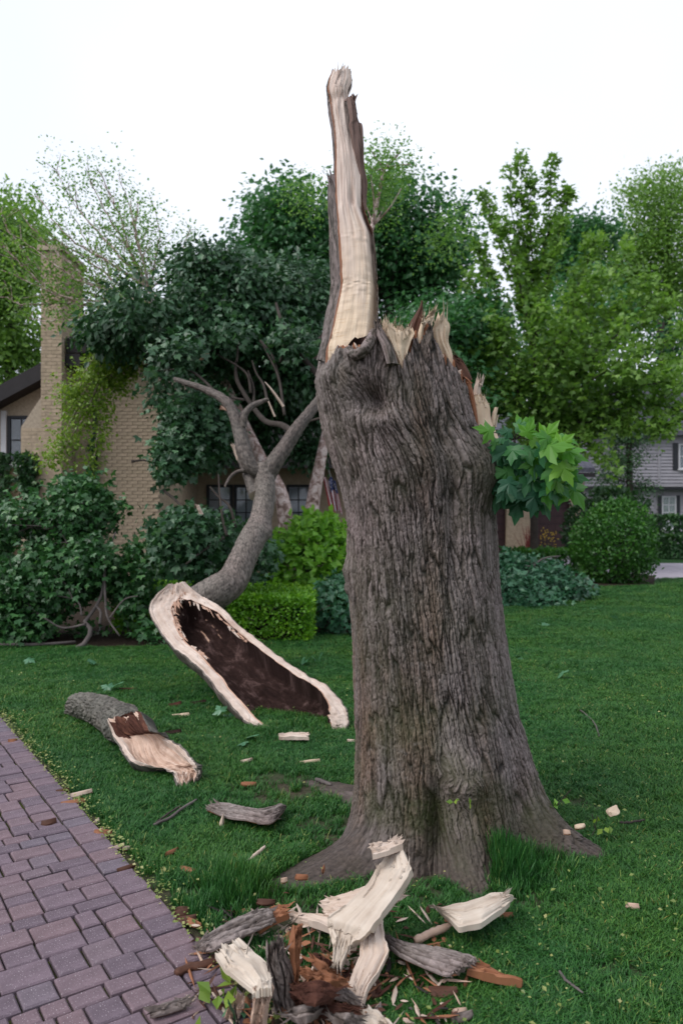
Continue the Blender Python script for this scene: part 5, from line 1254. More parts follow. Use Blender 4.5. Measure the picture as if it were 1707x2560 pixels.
GAR = thing('garage', 'low tan brick garage with maroon doors and grey roof behind the round shrub', 'garage', (7, 28, 0))
def build_garage():
    K = 28.0
    X = lambda p: (p - CX) / F_PX * K
    x = [X(1150), X(1266), X(1326), X(1426), X(1460)]
    zt = 2.02
    MB().box(X(1100), X(1150), K, K + 7, 0, 2.9).make('wall', BRICK_FAR, GAR)
    MB().box(x[1], x[2] + .05, K, K + .5, 0, zt).make('wall', BRICK_FAR, GAR)
    MB().box(x[3], x[4], K, K + 7, 0, zt).make('wall', BRICK_FAR, GAR)
    MB().box(X(1150) + .002, x[4], K + .004, K + .5, zt + .002, 3.05).make('lintel', BRICK_FAR, GAR)
    MB().box(X(1150), x[4] - .6, K + 6.6, K + 6.9, 0, 3.0).make('rear_wall', MORTAR, GAR)
    brick_wall(GAR, [('x', K, -1, x[1], x[2] + .05, 0, zt), ('x', K, -1, x[3], x[4], 0, zt)], 0)
    for (a, b) in ((x[0], x[1]), (x[2] + .05, x[3])):
        d = MB(); nrow = 7
        for q in range(nrow):
            z0 = q * zt / nrow; d.box(a, b, K + .22, K + .27, z0 + .008, z0 + zt / nrow - .008)
        o = d.make('garage_door', GDOOR, GAR)
        MB().box(a, b, K + .272, K + .30, 0, zt).make('door_backing', TRIMD, o)
        for q in range(nrow):
            z0 = q * zt / nrow; nc = 5; w = (b - a) / nc
            for c in range(nc): MB().box(a + c * w + .05, a + (c + 1) * w - .05, K + .205, K + .219, z0 + .05, z0 + zt / nrow - .05).make('panel', GDOOR, o)
        MB().box(a - .06, a, K - .015, K + .2, 0, zt).make('jamb', TRIMD, o)
    e0, e1 = X(1130), X(1475)
    def slab(name, q, t, mat):
        q = [np.array(v, float) for v in q]
        obj(name, q + [v - np.array([0, 0, t]) for v in q], [(0, 1, 2, 3), (7, 6, 5, 4), (0, 4, 5, 1), (1, 5, 6, 2), (2, 6, 7, 3), (3, 7, 4, 0)], mat, GAR, smooth=False)
    slab('roof', ((e0, K - .5, 3.2), (e1, K - .5, 3.2), (e1 - .7, K + 3.5, 5.75), (e0 - 2, K + 3.5, 5.75)), .16, SLATE)
    slab('roof', ((e0 - 2, K + 3.52, 5.75), (e1 - .7, K + 3.52, 5.75), (e1, K + 7.4, 3.2), (e0, K + 7.4, 3.2)), .16, SLATE)
    MB().box(e0, e1, K - .52, K - .42, 2.86, 3.02).make('gutter', FASCIA, GAR)
    MB().box(X(1205), X(1243), 25.5, 27, 5.6, 5.85).make('eave', FASCIA, GAR)
    ln = MB(); ln.box(X(1442), X(1452), K - .30, K - .12, 2.15, 2.5).box(X(1444), X(1450), K - .14, K - .01, 2.3, 2.36); ln.make('lantern', TRIMD, GAR)
    l2 = MB(); l2.box(X(1360), X(1364), K - .1, K - .04, 1.72, 1.86); l2.make('door_light', TRIMW, GAR)
build_garage()

NEI = thing('clapboard_house', 'grey clapboard house with black shutters beyond the driveway', 'house', (18, 38, 0))
def build_neighbour():
    K = 38.0; X = lambda p: (p - CX) / F_PX * K
    x0, xc, x1 = X(1400), X(1646), X(1900)
    MB().box(x0, x1, K + .5, K + 9, 0, 2.85).make('wall', SIDING, NEI)
    MB().box(x0, x1, K + .03, K + 9, 2.852, 5.6).make('upper_wall', SIDING, NEI)
    def boards(a, b, y, z0, z1, h=.165):
        n = int((z1 - z0) / h)
        for k in range(n):
            z = z0 + k * h
            V = [(a, y - .022, z), (b, y - .022, z), (b, y + .033, z + h), (a, y + .033, z + h), (a, y + .035, z), (b, y + .035, z), (b, y + .035, z + h), (a, y + .035, z + h)]
            obj('siding_board', V, [(0, 1, 2, 3), (4, 7, 6, 5), (0, 4, 5, 1), (3, 2, 6, 7), (0, 3, 7, 4), (1, 5, 6, 2)], SIDING, NEI, smooth=False)
    boards(x0, xc - .06, K - .01, 2.9, 5.5); boards(xc + .06, x1, K - .012, 2.9, 5.5)
    boards(x0, xc - .06, K + .46, .3, 2.7); boards(xc + .4, x1, K + .46, .3, 2.7)
    MB().box(xc - .06, xc + .06, K - .04, K + .03, 2.88, 5.6).make('corner_board', SIDING, NEI)
    MB().box(xc - .3, x1, K - .06, K + .5, 2.72, 2.87).make('jetty', TRIMD, NEI)
    MB().box(xc - .35, x1, K - .12, K - .064, 2.86, 3.0).make('jetty_trim', SIDING, NEI)
    win(NEI, X(1694), X(1745), K - .02, 3.75, 5.0, 2, 2, TRIMW, BLIND_D)
    MB().box(X(1680), X(1692), K - .06, K - .015, 3.7, 5.05).make('shutter', TRIMD, NEI)
    win(NEI, X(1662), X(1698), K + .45, .75, 2.4, 2, 4, TRIMW, CURTAIN)
    MB().box(X(1653), X(1661), K + .38, K + .455, .7, 2.45).make('shutter', TRIMD, NEI)
    MB().box(X(1699), X(1707), K + .38, K + .455, .7, 2.45).make('shutter', TRIMD, NEI)
    q = [np.array(v, float) for v in ((x0 - .4, K - .5, 5.6), (x1 + .4, K - .5, 5.6), (x1 + .4, K + 4.6, 8.6), (x0 - .4, K + 4.6, 8.6))]
    obj('roof', q + [v - np.array([0, 0, .2]) for v in q], [(0, 1, 2, 3), (7, 6, 5, 4), (0, 4, 5, 1), (1, 5, 6, 2), (2, 6, 7, 3), (3, 7, 4, 0)], SLATE, NEI, smooth=False)
build_neighbour()
# ---------------------------------------------------------------- trees behind
def tree(name, label, base, top, r0, r1, mat, bark, clusters, limbs=26, mid=None, seed=1, cat='tree', lr=.06, sides=9, k=14, group=None, low=0.0, mx=9e9):
    t = thing(name, label, cat, (base[0], base[1], 0), group)
    pts = [np.array(base, float)] + [np.array(m, float) for m in (mid or [])] + [np.array(top, float)]
    path = crs(pts, k); mb = MB()
    mb.tube(path, np.linspace(r0, r1, k), sides)
    for ci, kw in enumerate(clusters):
        m = kw.pop('mat', mat)
        C, o = add_crown(t, m, **kw)
        if kw.get('name') != 'hanging_foliage': branchwork(mb, C, path, limbs, seed + ci, lr, .008, low=low, mx=mx)
    mb.make('trunk', bark, t, True)
    return t
def PE(px, py, Y): return P(px, py, Y)
gz = lambda px, Y: np.array([(px - CX) / F_PX * Y, Y, 0.0])
_b, _c = (375, 725, 13.1), (440, 800, 12.8)
FAN = [[_b, (330, 640, 13.1), (300, 540, 13.1), (245, 420, 13.1)], [_b, (320, 620, 13.3), (260, 520, 13.4), (215, 425, 13.4)], [_b, (350, 620, 13), (330, 540, 13), (300, 450, 13)], [_b, (300, 640, 13.2), (210, 540, 13.3), (140, 430, 13.3)], [_b, (390, 640, 13.2), (400, 580, 13.2), (380, 500, 13.2)], [_b, (420, 680, 13.2), (450, 630, 13.2), (475, 580, 13.2)],
       [_b, (280, 660, 13), (170, 590, 12.9), (90, 480, 12.9)], [_b, (310, 680, 13.4), (230, 620, 13.6), (170, 520, 13.6)], [_b, (360, 660, 12.8), (340, 590, 12.6), (345, 520, 12.6)]]
LOW = [[_c, (300, 740, 12.7), (180, 690, 12.6), (60, 600, 12.6)], [_c, (300, 760, 12.7), (160, 740, 12.5), (20, 680, 12.5)], [_c, (290, 790, 12.6), (180, 800, 12.4), (80, 800, 12.4)], [_c, (280, 730, 12.9), (150, 640, 12.9), (40, 520, 13)], [_c, (310, 720, 12.9), (220, 650, 12.9), (140, 600, 12.9)], [_c, (260, 770, 12.7), (120, 720, 12.7), (0, 600, 12.9)], [_c, (300, 800, 12.4), (240, 820, 12.2), (200, 800, 12.2)],
       [_c, (240, 740, 13), (90, 660, 13.1), (-20, 500, 13.2)], [_c, (200, 760, 13.0), (60, 760, 13.1), (-40, 720, 13.2)]]
HNG = [[(400, 880, 11.8), (330, 895, 11.7), (280, 920, 11.6), (235, 1000, 11.5)], [(360, 885, 11.8), (290, 900, 11.6), (230, 930, 11.5), (170, 1000, 11.4)], [(310, 900, 11.7), (240, 940, 11.5), (190, 1020, 11.4), (150, 1120, 11.3)], [(290, 910, 11.6), (260, 990, 11.5), (245, 1080, 11.4), (235, 1150, 11.4)], [(330, 900, 11.6), (280, 890, 11.5), (230, 905, 11.4), (190, 960, 11.3)], [(250, 950, 11.5), (200, 1060, 11.3), (130, 1150, 11.2)], [(340, 895, 11.7), (310, 930, 11.6), (290, 960, 11.6)]]
shoot_tree('birch_tree', 'leaning birch with pinkish peeling trunk and wispy light green crown over the chimney', gz(730, 11.6), [PE(714, 1300, 11.6), PE(694, 1215, 11.6), PE(660, 1160, 11.7), PE(612, 1062, 11.8), PE(545, 930, 12.2)], PE(370, 720, 13.1), .135, .045, BIRCHB, [
    dict(polys=FAN, mat=LF_BIRCH, per=7, extra=.6, es=.2, spread=.11, size=.052, sh=dict(sub=14, sl=.55, step=.12, start=.15, up=.25, spread_a=.55)),
    dict(polys=LOW, mat=LF_MID, per=6, extra=.3, es=.2, spread=.12, size=.058, sh=dict(sub=16, sl=.50, step=.12, start=.2, up=.1, spread_a=.55)),
    dict(polys=HNG, mat=LF_YEL, per=12, extra=1.0, es=.12, spread=.085, size=.056, name='hanging_foliage', droop=.7, sh=dict(sub=12, sl=.30, step=.10, start=.1, up=-.25, r0=.012))])
tree('birch_tree', 'upright birch with peeling pink and white trunk beside the lime shrub', gz(762, 12.2), PE(960, 420, 13.2), .14, .03, LF_BIRCH, BIRCHB, [
    dict(ells=px_ells([(950, 400, 13.2, 60, 60, .6), (930, 480, 13.2, 90, 60, .7), (1000, 440, 13.3, 45, 50, .5), (1080, 560, 13.4, 130, 90, .6), (760, 500, 13.2, 70, 60, .5)]), ncl=420, per=12, spread=.17, size=.055, tmpl=T_TWO, seed=14, droop=.3, gap=.5, gs=.7)],
    limbs=24, mid=[PE(778, 1290, 12.2), PE(796, 1180, 12.2), PE(820, 1060, 12.3), PE(870, 860, 12.7)], seed=4, lr=.03, mx=1.2)
tree('maple_tree', 'broad dark maple standing behind the house with sky showing through', gz(990, 23), PE(960, 560, 23), .28, .06, LF_MAPLE, TWIG, [
    dict(ells=px_ells([(680, 590, 23, 110, 110, 2.0), (740, 540, 23, 110, 80, 2.0), (640, 690, 22.5, 90, 70, 1.5), (780, 640, 23, 100, 90, 2), (900, 560, 23, 130, 100, 2.2), (1000, 540, 23, 110, 90, 2.2), (1080, 600, 23, 105, 110, 2.0), (1010, 680, 23, 160, 110, 2.0), (1120, 720, 22.5, 90, 90, 1.6), (900, 720, 23, 150, 90, 2.0), (760, 760, 23, 140, 90, 1.8), (1060, 820, 22, 130, 110, 1.6)]),
         ncl=2300, per=14, spread=.27, size=.17, tmpl=T_TWO, seed=15, droop=.5, gap=.455, gs=1.1),
    dict(ells=px_ells([(1090, 880, 19, 110, 130, 1.5), (1180, 820, 19.5, 90, 90, 1.2), (1120, 990, 18.5, 110, 70, 1.0)]), ncl=700, per=14, spread=.22, size=.15, tmpl=T_TWO, seed=16, droop=.5, gap=.40, gs=.9)],
    limbs=60, mid=[PE(985, 1000, 23)], seed=5, lr=.11)
_o, _m, _l = (1334, 900, 20), (1334, 1000, 20), (1335, 1110, 19.9)
UP = [[_o, (1290, 720, 20), (1245, 600, 20), (1216, 490, 20)], [_o, (1300, 700, 20), (1282, 560, 20), (1272, 410, 20)], [_o, (1320, 700, 20), (1306, 560, 20), (1300, 400, 20)], [_o, (1332, 720, 20), (1326, 560, 20), (1324, 440, 20)], [_o, (1345, 720, 20), (1370, 560, 20), (1381, 405, 20)], [_o, (1360, 720, 20), (1400, 560, 20), (1420, 475, 20)],
      [_m, (1270, 800, 20), (1225, 700, 19.8), (1195, 620, 19.7)], [_o, (1350, 760, 19.7), (1385, 640, 19.5), (1400, 560, 19.5)], [_o, (1310, 760, 19.5), (1280, 640, 19.3), (1255, 560, 19.3)]]
RT = [[_m, (1420, 850, 19.8), (1500, 740, 19.7), (1560, 640, 19.7)], [_m, (1430, 880, 19.6), (1530, 800, 19.5), (1610, 700, 19.5)], [_m, (1440, 910, 19.6), (1560, 840, 19.4), (1660, 760, 19.4)], [_l, (1450, 990, 19.4), (1580, 900, 19.2), (1700, 830, 19.0)], [_l, (1470, 1020, 19.3), (1600, 950, 19.0), (1715, 910, 18.9)], [_l, (1480, 1060, 19.2), (1580, 1010, 19.0), (1680, 990, 18.9)], [_m, (1400, 830, 19.8), (1450, 700, 19.8), (1490, 600, 19.8)],
      [_l, (1480, 1030, 19.0), (1600, 1010, 18.8), (1720, 1030, 18.6)], [_l, (1490, 1080, 18.9), (1590, 1060, 18.6), (1690, 1065, 18.4)], [_l, (1500, 1000, 18.6), (1620, 960, 18.3), (1720, 960, 18.1)],
      [_m, (1390, 850, 19.2), (1440, 770, 18.8), (1500, 690, 18.6)], [_l, (1420, 960, 18.9), (1500, 880, 18.4), (1570, 800, 18.2)], [_l, (1400, 1010, 18.8), (1480, 950, 18.2), (1580, 900, 18.0)], [_l, (1420, 1060, 19), (1530, 1060, 18.6), (1640, 1080, 18.4)], [_l, (1400, 1080, 19), (1470, 1110, 18.6), (1530, 1160, 18.4)]]
LT = [[_m, (1270, 870, 19.6), (1215, 770, 19.4), (1180, 700, 19.3)], [_m, (1260, 920, 19.4), (1190, 850, 19.2), (1140, 800, 19.1)], [_l, (1270, 1000, 19.2), (1210, 930, 18.9), (1150, 890, 18.8)], [_l, (1280, 1040, 19.0), (1220, 1010, 18.7), (1170, 1000, 18.6)], [_l, (1300, 1000, 18.8), (1270, 900, 18.3), (1250, 820, 18.2)], [_l, (1330, 980, 18.6), (1340, 860, 18.2), (1350, 760, 18.1)], [_l, (1310, 1070, 18.8), (1270, 1090, 18.4), (1240, 1120, 18.2)], [_l, (1350, 1090, 18.8), (1380, 1120, 18.4), (1400, 1170, 18.3)],
      [_l, (1360, 1000, 18.7), (1400, 900, 18.2), (1430, 820, 18.1)]]
shoot_tree('young_maple', 'fresh green maple with upright leading shoots in front of the garage', gz(1335, 20), [PE(1334, 1200, 20)], PE(1334, 880, 20), .125, .05, TWIG, [
    dict(polys=UP, mat=LF_MID, per=7, spread=.085, size=.125, tmpl=T_SIX, sh=dict(sub=9, sl=.26, step=.13, start=.22, up=.55, spread_a=.45)),
    dict(polys=RT, mat=LF_MID, per=7, extra=.35, es=.16, spread=.12, size=.125, tmpl=T_SIX, sh=dict(sub=13, sl=.46, step=.15, start=.15, up=.2), vb=.04),
    dict(polys=LT, mat=LF_MID, per=7, extra=.5, es=.2, spread=.12, size=.125, tmpl=T_SIX, sh=dict(sub=13, sl=.46, step=.15, start=.15, up=.2))])
tree('dark_tree', 'dark rounded tree far back between the fresh maple and the tall tree', gz(1430, 44), PE(1440, 640, 44), .3, .1, LF_MAPLE, TWIG, [
    dict(ells=px_ells([(1420, 620, 44, 60, 75, 2), (1470, 590, 44, 50, 55, 2), (1510, 600, 44, 30, 55, 2), (1400, 690, 44, 90, 80, 2)]), ncl=600, per=13, spread=.4, size=.26, tmpl=T_TWO, seed=20, droop=.3, gap=.36)], limbs=14, seed=7, lr=.15)
tree('tall_tree', 'tall feathery tree with dark limbs behind the clapboard house', gz(1680, 50), PE(1670, 560, 50), .55, .10, LF_BIRCH, TWIG, [
    dict(ells=px_ells([(1610, 480, 50, 70, 65, 2), (1660, 560, 50, 110, 110, 3), (1600, 640, 50, 90, 110, 2.4), (1690, 700, 50, 90, 120, 2.5), (1590, 780, 50, 80, 90, 2), (1700, 480, 50, 60, 80, 2), (1560, 700, 50, 60, 100, 1.8)]), ncl=1900, per=14, spread=.55, size=.21, tmpl=T_TWO, seed=21, droop=.5, gap=.43, gs=2.3, mat=LF_MID)],
    limbs=34, mid=[PE(1670, 900, 50)], seed=8, lr=.16)
tree('house_tree', 'mid green tree standing behind the chimney and the left roof', gz(20, 27), PE(30, 620, 27), .3, .1, LF_MID, TWIG, [
    dict(ells=px_ells([(30, 620, 27, 100, 130, 2.5), (-40, 760, 27, 120, 150, 2.5), (70, 760, 27, 80, 120, 2.0), (40, 880, 27, 90, 110, 2.0)]), ncl=1200, per=14, spread=.32, size=.19, tmpl=T_TWO, seed=22, droop=.4, gap=.40, gs=1.3)], limbs=20, seed=9, lr=.1)
tree('back_tree', 'dense dark tree far behind the garage roof and the broken trunk', gz(1120, 36), PE(1120, 900, 36), .3, .1, LF_MAPLE, TWIG, [
    dict(ells=px_ells([(1150, 950, 36, 170, 130, 3), (1320, 960, 38, 160, 110, 3), (1460, 800, 39, 120, 150, 3), (1380, 850, 39, 120, 130, 3), (980, 960, 36, 150, 140, 3)]), ncl=1300, per=13, spread=.4, size=.26, tmpl=T_TWO, seed=23, droop=.3, gap=.36)], limbs=10, seed=10, lr=.12)
tree('pine_tree', 'sparse grey green conifer with bare brown trunk before the clapboard house', gz(1575, 32), PE(1570, 1010, 32), .2, .06, LF_IVY, TWIG, [
    dict(ells=px_ells([(1570, 1090, 32, 60, 40, 1.0), (1545, 1200, 32, 70, 30, 1.0), (1600, 1230, 32, 50, 40, 1.0), (1575, 1150, 32, 70, 30, 1.0)]), ncl=300, per=18, spread=.2, size=.10, tmpl=T_TWO, seed=24, droop=.4, gap=.42)], limbs=40, seed=11, lr=.05)
tree('far_tree', 'dark tree with purple trunk rising behind the clapboard roof', gz(1665, 46), PE(1650, 800, 46), .45, .2, LF_MAPLE, TWIG, [
    dict(ells=px_ells([(1640, 980, 46, 120, 70, 2), (1700, 860, 46, 80, 70, 2), (1520, 1000, 46, 90, 60, 2)]), ncl=420, per=12, spread=.45, size=.3, tmpl=T_TWO, seed=25, droop=.4, gap=.42)], limbs=20, seed=12, lr=.16)

def far_wood():
    r = np.random.default_rng(88); E = []
    for k in range(46):
        a = -1.25 + 2.5 * k / 45 + r.normal(0, .02); d = 62 + 8 * r.random(); h = 2.6 + 1.8 * r.random()
        E.append((d * math.sin(a), d * math.cos(a), h * .8, 3.2, 2.0, h))
    C, (V, F, va) = crown(E, 2600, 9, .6, .5, T_TWO, 88, droop=.3, gap=.2)
    V[:, 2] = np.maximum(V[:, 2], 0)
    tag(obj('far_wood', V, F, LF_MAPLE, smooth=False, att={'var': va}), 'low dark belt of far trees behind the houses', None, None, 'stuff')
far_wood()
# ---------------------------------------------------------------- shrubs, hedges, fallen branches
def surface_leaves(n, fn, size, tmpl, seed, jit=.03, droop=0.0, up=.5):
    """leaves over the outside of a solid: fn(r, n) -> points, normals"""
    r = np.random.default_rng(seed); p, no = fn(r, n)
    p = p + r.normal(size=p.shape) * jit
    tip = nrm(r.normal(size=p.shape) + no * .8 + np.array([0, 0, up - droop])); nor = nrm(no + r.normal(size=p.shape) * .5)
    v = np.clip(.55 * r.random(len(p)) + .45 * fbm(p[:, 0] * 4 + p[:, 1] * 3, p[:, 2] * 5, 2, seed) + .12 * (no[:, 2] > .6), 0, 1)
    return leaves(p, size * (.6 + .8 * r.random(len(p))), tip, nor, tmpl, v)
def box_fn(x0, x1, y0, y1, z0, z1):
    def fn(r, n):
        A = np.array([(x1 - x0) * (y1 - y0) * 1.6, (x1 - x0) * (z1 - z0), (y1 - y0) * (z1 - z0), (y1 - y0) * (z1 - z0), (x1 - x0) * (z1 - z0) * .4]); f = r.choice(5, n, p=A / A.sum())
        u = r.random((n, 3)); p = np.array([x0, y0, z0]) + u * np.array([x1 - x0, y1 - y0, z1 - z0]); no = np.zeros((n, 3))
        for k, (ax, val, s) in enumerate(((2, z1, 1), (1, y0, -1), (0, x0, -1), (0, x1, 1), (1, y1, 1))):
            m = f == k; p[m, ax] = val; no[m, ax] = s
        bul = .05 * (fbm(p[:, 0] * 3 + 7, p[:, 1] * 3 + p[:, 2] * 3, 2, 3) - .5)
        p = p + no * bul[:, None] - no * (r.random((n, 1)) ** 2) * .10
        return p, no
    return fn
def ell_fn(c, rx, ry, rz, lum=.2, dep=.18):
    def fn(r, n):
        d = nrm(r.normal(size=(n, 3))); d[:, 2] = np.where(d[:, 2] < -.92, -d[:, 2], d[:, 2])
        lump = 1 + lum * (fbm(d[:, 0] * 2.2 + d[:, 1] * 2 + 5, d[:, 2] * 2.4, 3, 8) - .5)
        p = np.array(c) + d * np.array([rx, ry, rz]) * (lump * (1 - dep * r.random(n) ** 2))[:, None]
        return p, nrm(d / np.array([rx, ry, rz]))
    return fn
CORE = m_plain('shrub_inside', (.012, .020, .008), .95, .05, .4, 12)
def shrub(name, label, cat, fn, n, size, tmpl, mat, seed, core=None, **kw):
    V, F, va = surface_leaves(n, fn, size, tmpl, seed, **kw)
    b = V.mean(0); b[2] = 0
    t = thing(name, label, cat, b)
    obj('foliage', V, F, mat, t, smooth=False, att={'var': va})
    if core is not None:
        m = MB(); r = np.random.default_rng(seed)
        for _ in range(core[6] if len(core) > 6 else 14):
            a = np.array([core[0] + (r.random() - .5) * core[3] * .7, core[1] + (r.random() - .5) * core[4] * .7, 0.0]); e = np.array([core[0] + (r.random() - .5) * core[3] * 1.5, core[1] + (r.random() - .5) * core[4] * 1.5, core[5] * (.6 + .35 * r.random())])
            m.tube(crs([a, .5 * (a + e) + r.normal(0, .04, 3), e], 6), np.linspace(.014, .005, 6), 5)
        m.make('stem', TWIG, t, True)
    return t
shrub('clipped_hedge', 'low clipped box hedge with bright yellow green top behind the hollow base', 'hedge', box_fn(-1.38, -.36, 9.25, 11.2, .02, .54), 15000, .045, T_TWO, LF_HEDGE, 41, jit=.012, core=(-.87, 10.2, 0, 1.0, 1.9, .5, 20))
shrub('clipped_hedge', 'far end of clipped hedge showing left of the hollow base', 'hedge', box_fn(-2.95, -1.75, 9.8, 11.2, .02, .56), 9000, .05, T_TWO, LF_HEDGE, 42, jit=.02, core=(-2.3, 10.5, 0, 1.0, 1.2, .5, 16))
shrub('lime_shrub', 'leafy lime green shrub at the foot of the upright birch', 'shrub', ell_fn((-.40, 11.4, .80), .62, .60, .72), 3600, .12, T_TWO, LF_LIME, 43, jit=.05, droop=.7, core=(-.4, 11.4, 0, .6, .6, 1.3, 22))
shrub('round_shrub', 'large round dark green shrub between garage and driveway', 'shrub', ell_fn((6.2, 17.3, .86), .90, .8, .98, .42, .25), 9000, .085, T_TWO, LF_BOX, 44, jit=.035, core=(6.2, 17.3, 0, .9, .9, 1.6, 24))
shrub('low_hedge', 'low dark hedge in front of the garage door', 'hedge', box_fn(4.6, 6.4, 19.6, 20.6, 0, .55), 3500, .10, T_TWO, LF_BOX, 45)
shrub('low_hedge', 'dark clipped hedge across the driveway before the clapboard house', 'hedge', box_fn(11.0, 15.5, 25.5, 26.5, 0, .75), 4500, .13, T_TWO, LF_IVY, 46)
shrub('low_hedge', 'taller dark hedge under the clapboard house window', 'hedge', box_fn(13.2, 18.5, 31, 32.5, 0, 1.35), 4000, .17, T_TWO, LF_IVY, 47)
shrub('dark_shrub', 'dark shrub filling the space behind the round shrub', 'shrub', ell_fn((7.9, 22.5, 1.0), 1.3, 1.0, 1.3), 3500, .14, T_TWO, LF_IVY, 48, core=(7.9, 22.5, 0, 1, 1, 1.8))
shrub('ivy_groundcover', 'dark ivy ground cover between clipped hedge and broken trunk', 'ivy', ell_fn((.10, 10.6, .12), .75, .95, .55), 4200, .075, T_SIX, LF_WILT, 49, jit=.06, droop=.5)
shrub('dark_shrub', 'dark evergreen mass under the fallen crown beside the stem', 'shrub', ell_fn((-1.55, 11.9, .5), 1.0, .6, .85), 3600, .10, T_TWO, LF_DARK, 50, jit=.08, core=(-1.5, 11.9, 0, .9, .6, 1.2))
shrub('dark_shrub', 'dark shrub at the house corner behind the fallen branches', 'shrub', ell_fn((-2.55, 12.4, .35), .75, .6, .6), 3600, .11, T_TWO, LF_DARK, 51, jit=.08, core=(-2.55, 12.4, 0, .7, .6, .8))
# ivy on the chimney
def ivy_fn(r, n):
    a = r.random(n); z = .2 + 2.55 * a; w = .13 + .10 * np.sin(a * 9) + .05 * r.normal(size=n) * 1
    x = -6.18 + (r.random(n) - .5) * 2 * np.abs(w) + .10 * np.sin(a * 5)
    return np.stack([x, np.full(n, 15.15) - .05 * r.random(n), z], -1), np.tile(np.array([0, -1.0, .3]), (n, 1))
shrub('ivy', 'dark ivy climbing up the face of the brick chimney', 'ivy', ivy_fn, 1500, .09, T_SIX, LF_IVY, 52, jit=.02, droop=1.2)
def ivy2(r, n):
    z = .2 + 2.6 * r.random(n); return np.stack([-7.05 + .10 * r.normal(size=n), np.full(n, 15.9) - .06 * r.random(n), z], -1), np.tile(np.array([0, -1.0, .3]), (n, 1))
shrub('ivy', 'narrow ivy column at the wall edge left of the chimney', 'ivy', ivy2, 900, .09, T_SIX, LF_IVY, 53, jit=.03, droop=1.2)
def ivy3(r, n):
    z = .3 + 2.9 * r.random(n) ** 1.3; return np.stack([-5.17 + .05 * r.normal(size=n), np.full(n, 15.87) - .05 * r.random(n), z], -1), np.tile(np.array([0, -1.0, .3]), (n, 1))
shrub('ivy', 'thin ivy strands following the dark downspout', 'ivy', ivy3, 420, .08, T_SIX, LF_IVY, 54, jit=.03, droop=1.2)

def fallen_branches(name, label, ells, limbs, seed, ncl, per, spread, size, mat, gap=.42, tw=40, **kw):
    C, (V, F, va) = crown(px_ells(ells), ncl, per, spread, size, T_SIX, seed, droop=.7, gap=gap, gs=.5, **kw)
    V[:, 2] = np.maximum(V[:, 2], .015 + .03 * np.random.default_rng(seed).random(len(V)))
    b = V.mean(0); b[2] = 0
    t = thing(name, label, 'fallen branch', b)
    obj('foliage', V, F, mat, t, smooth=False, att={'var': va})
    ends = []
    for (pts, r0, r1) in limbs:
        q = crs([P(*p) for p in pts], 14); q[:, 2] = np.maximum(q[:, 2], r1)
        VV, FF, uv = tube_data(q, np.linspace(r0, r1, 14), 8); obj('limb', VV, FF, TWIG_G, t, uv=uv); ends.append(q)
    m = MB(); r = np.random.default_rng(seed + 1); E = np.concatenate(ends)
    C = C[C[:, 2] > .05]
    for c in C[r.choice(len(C), min(tw, len(C)), replace=False)]:
        a = E[np.argmin(np.linalg.norm(E - c, axis=1) + .3 * r.random(len(E)))]
        m.tube(crs([a, .5 * (a + c) + r.normal(0, .05, 3), c], 6), np.linspace(.010, .003, 6), 4, cap=False)
    o = m.make('twig', TWIG_G, t, True); o['kind'] = 'stuff'
    return t
fallen_branches('fallen_branch', 'heap of torn leafy maple branches with bare grey limbs below the brick wall', [(60, 1330, 9.8, 130, 80, .7), (190, 1290, 9.9, 90, 80, .6), (120, 1430, 9.5, 170, 90, .6), (290, 1380, 9.6, 100, 50, .5), (40, 1540, 9.3, 110, 55, .4), (300, 1480, 9.6, 80, 50, .4), (350, 1585, 9.3, 70, 30, .3), (200, 1480, 9.8, 120, 50, .3), (140, 1545, 9.75, 170, 50, .25), (300, 1560, 9.7, 90, 40, .25), (200, 1230, 10, 50, 40, .4), (20, 1420, 9.3, 80, 120, .5), (330, 1270, 9.8, 22, 22, .2)],
    [([(192, 1632, 8.85), (222, 1595, 8.95), (226, 1568, 9.0), (212, 1555, 9.05), (232, 1530, 9.1), (254, 1490, 9.2), (262, 1440, 9.3), (266, 1390, 9.4), (290, 1330, 9.5)], .032, .010), ([(0, 1612, 8.95), (60, 1612, 8.95), (120, 1610, 9.0), (190, 1604, 9.1)], .026, .016), ([(262, 1440, 9.25), (264, 1500, 9.15), (270, 1545, 9.05), (300, 1590, 9.0)], .018, .010),
     ([(250, 1560, 9.0), (252, 1530, 9.05), (240, 1515, 9.1)], .018, .012), ([(215, 1560, 9.0), (160, 1570, 9.0), (120, 1550, 9.0), (80, 1520, 9.1), (40, 1460, 9.2)], .016, .007), ([(275, 1545, 9.0), (310, 1500, 9.0), (345, 1490, 8.95)], .011, .006), ([(205, 1540, 9.0), (190, 1500, 9.05), (110, 1490, 9.1), (0, 1505, 9.1)], .012, .005), ([(170, 1360, 9.4), (150, 1320, 9.5), (140, 1290, 9.6)], .010, .006)],
    71, 1150, 13, .115, .074, LF_HEAP, gap=.45, tw=90)
fallen_branches('fallen_branch', 'drooping heap of torn wilted branches on the lawn right of the trunk', [(1280, 1425, 13.8, 50, 40, .5), (1340, 1440, 13.8, 70, 40, .6), (1290, 1470, 13.2, 55, 45, .4), (1400, 1465, 13.6, 60, 32, .5), (1330, 1500, 12.9, 70, 24, .4), (1450, 1480, 14.2, 40, 16, .4), (1252, 1385, 14, 18, 25, .3)],
    [([(1250, 1500, 12.9), (1300, 1450, 13.2), (1350, 1400, 13.6), (1400, 1390, 13.9)], .03, .01), ([(1300, 1450, 13.2), (1400, 1460, 13.4), (1470, 1480, 13.8)], .02, .008)], 72, 640, 14, .09, .085, LF_WILT, gap=.40)
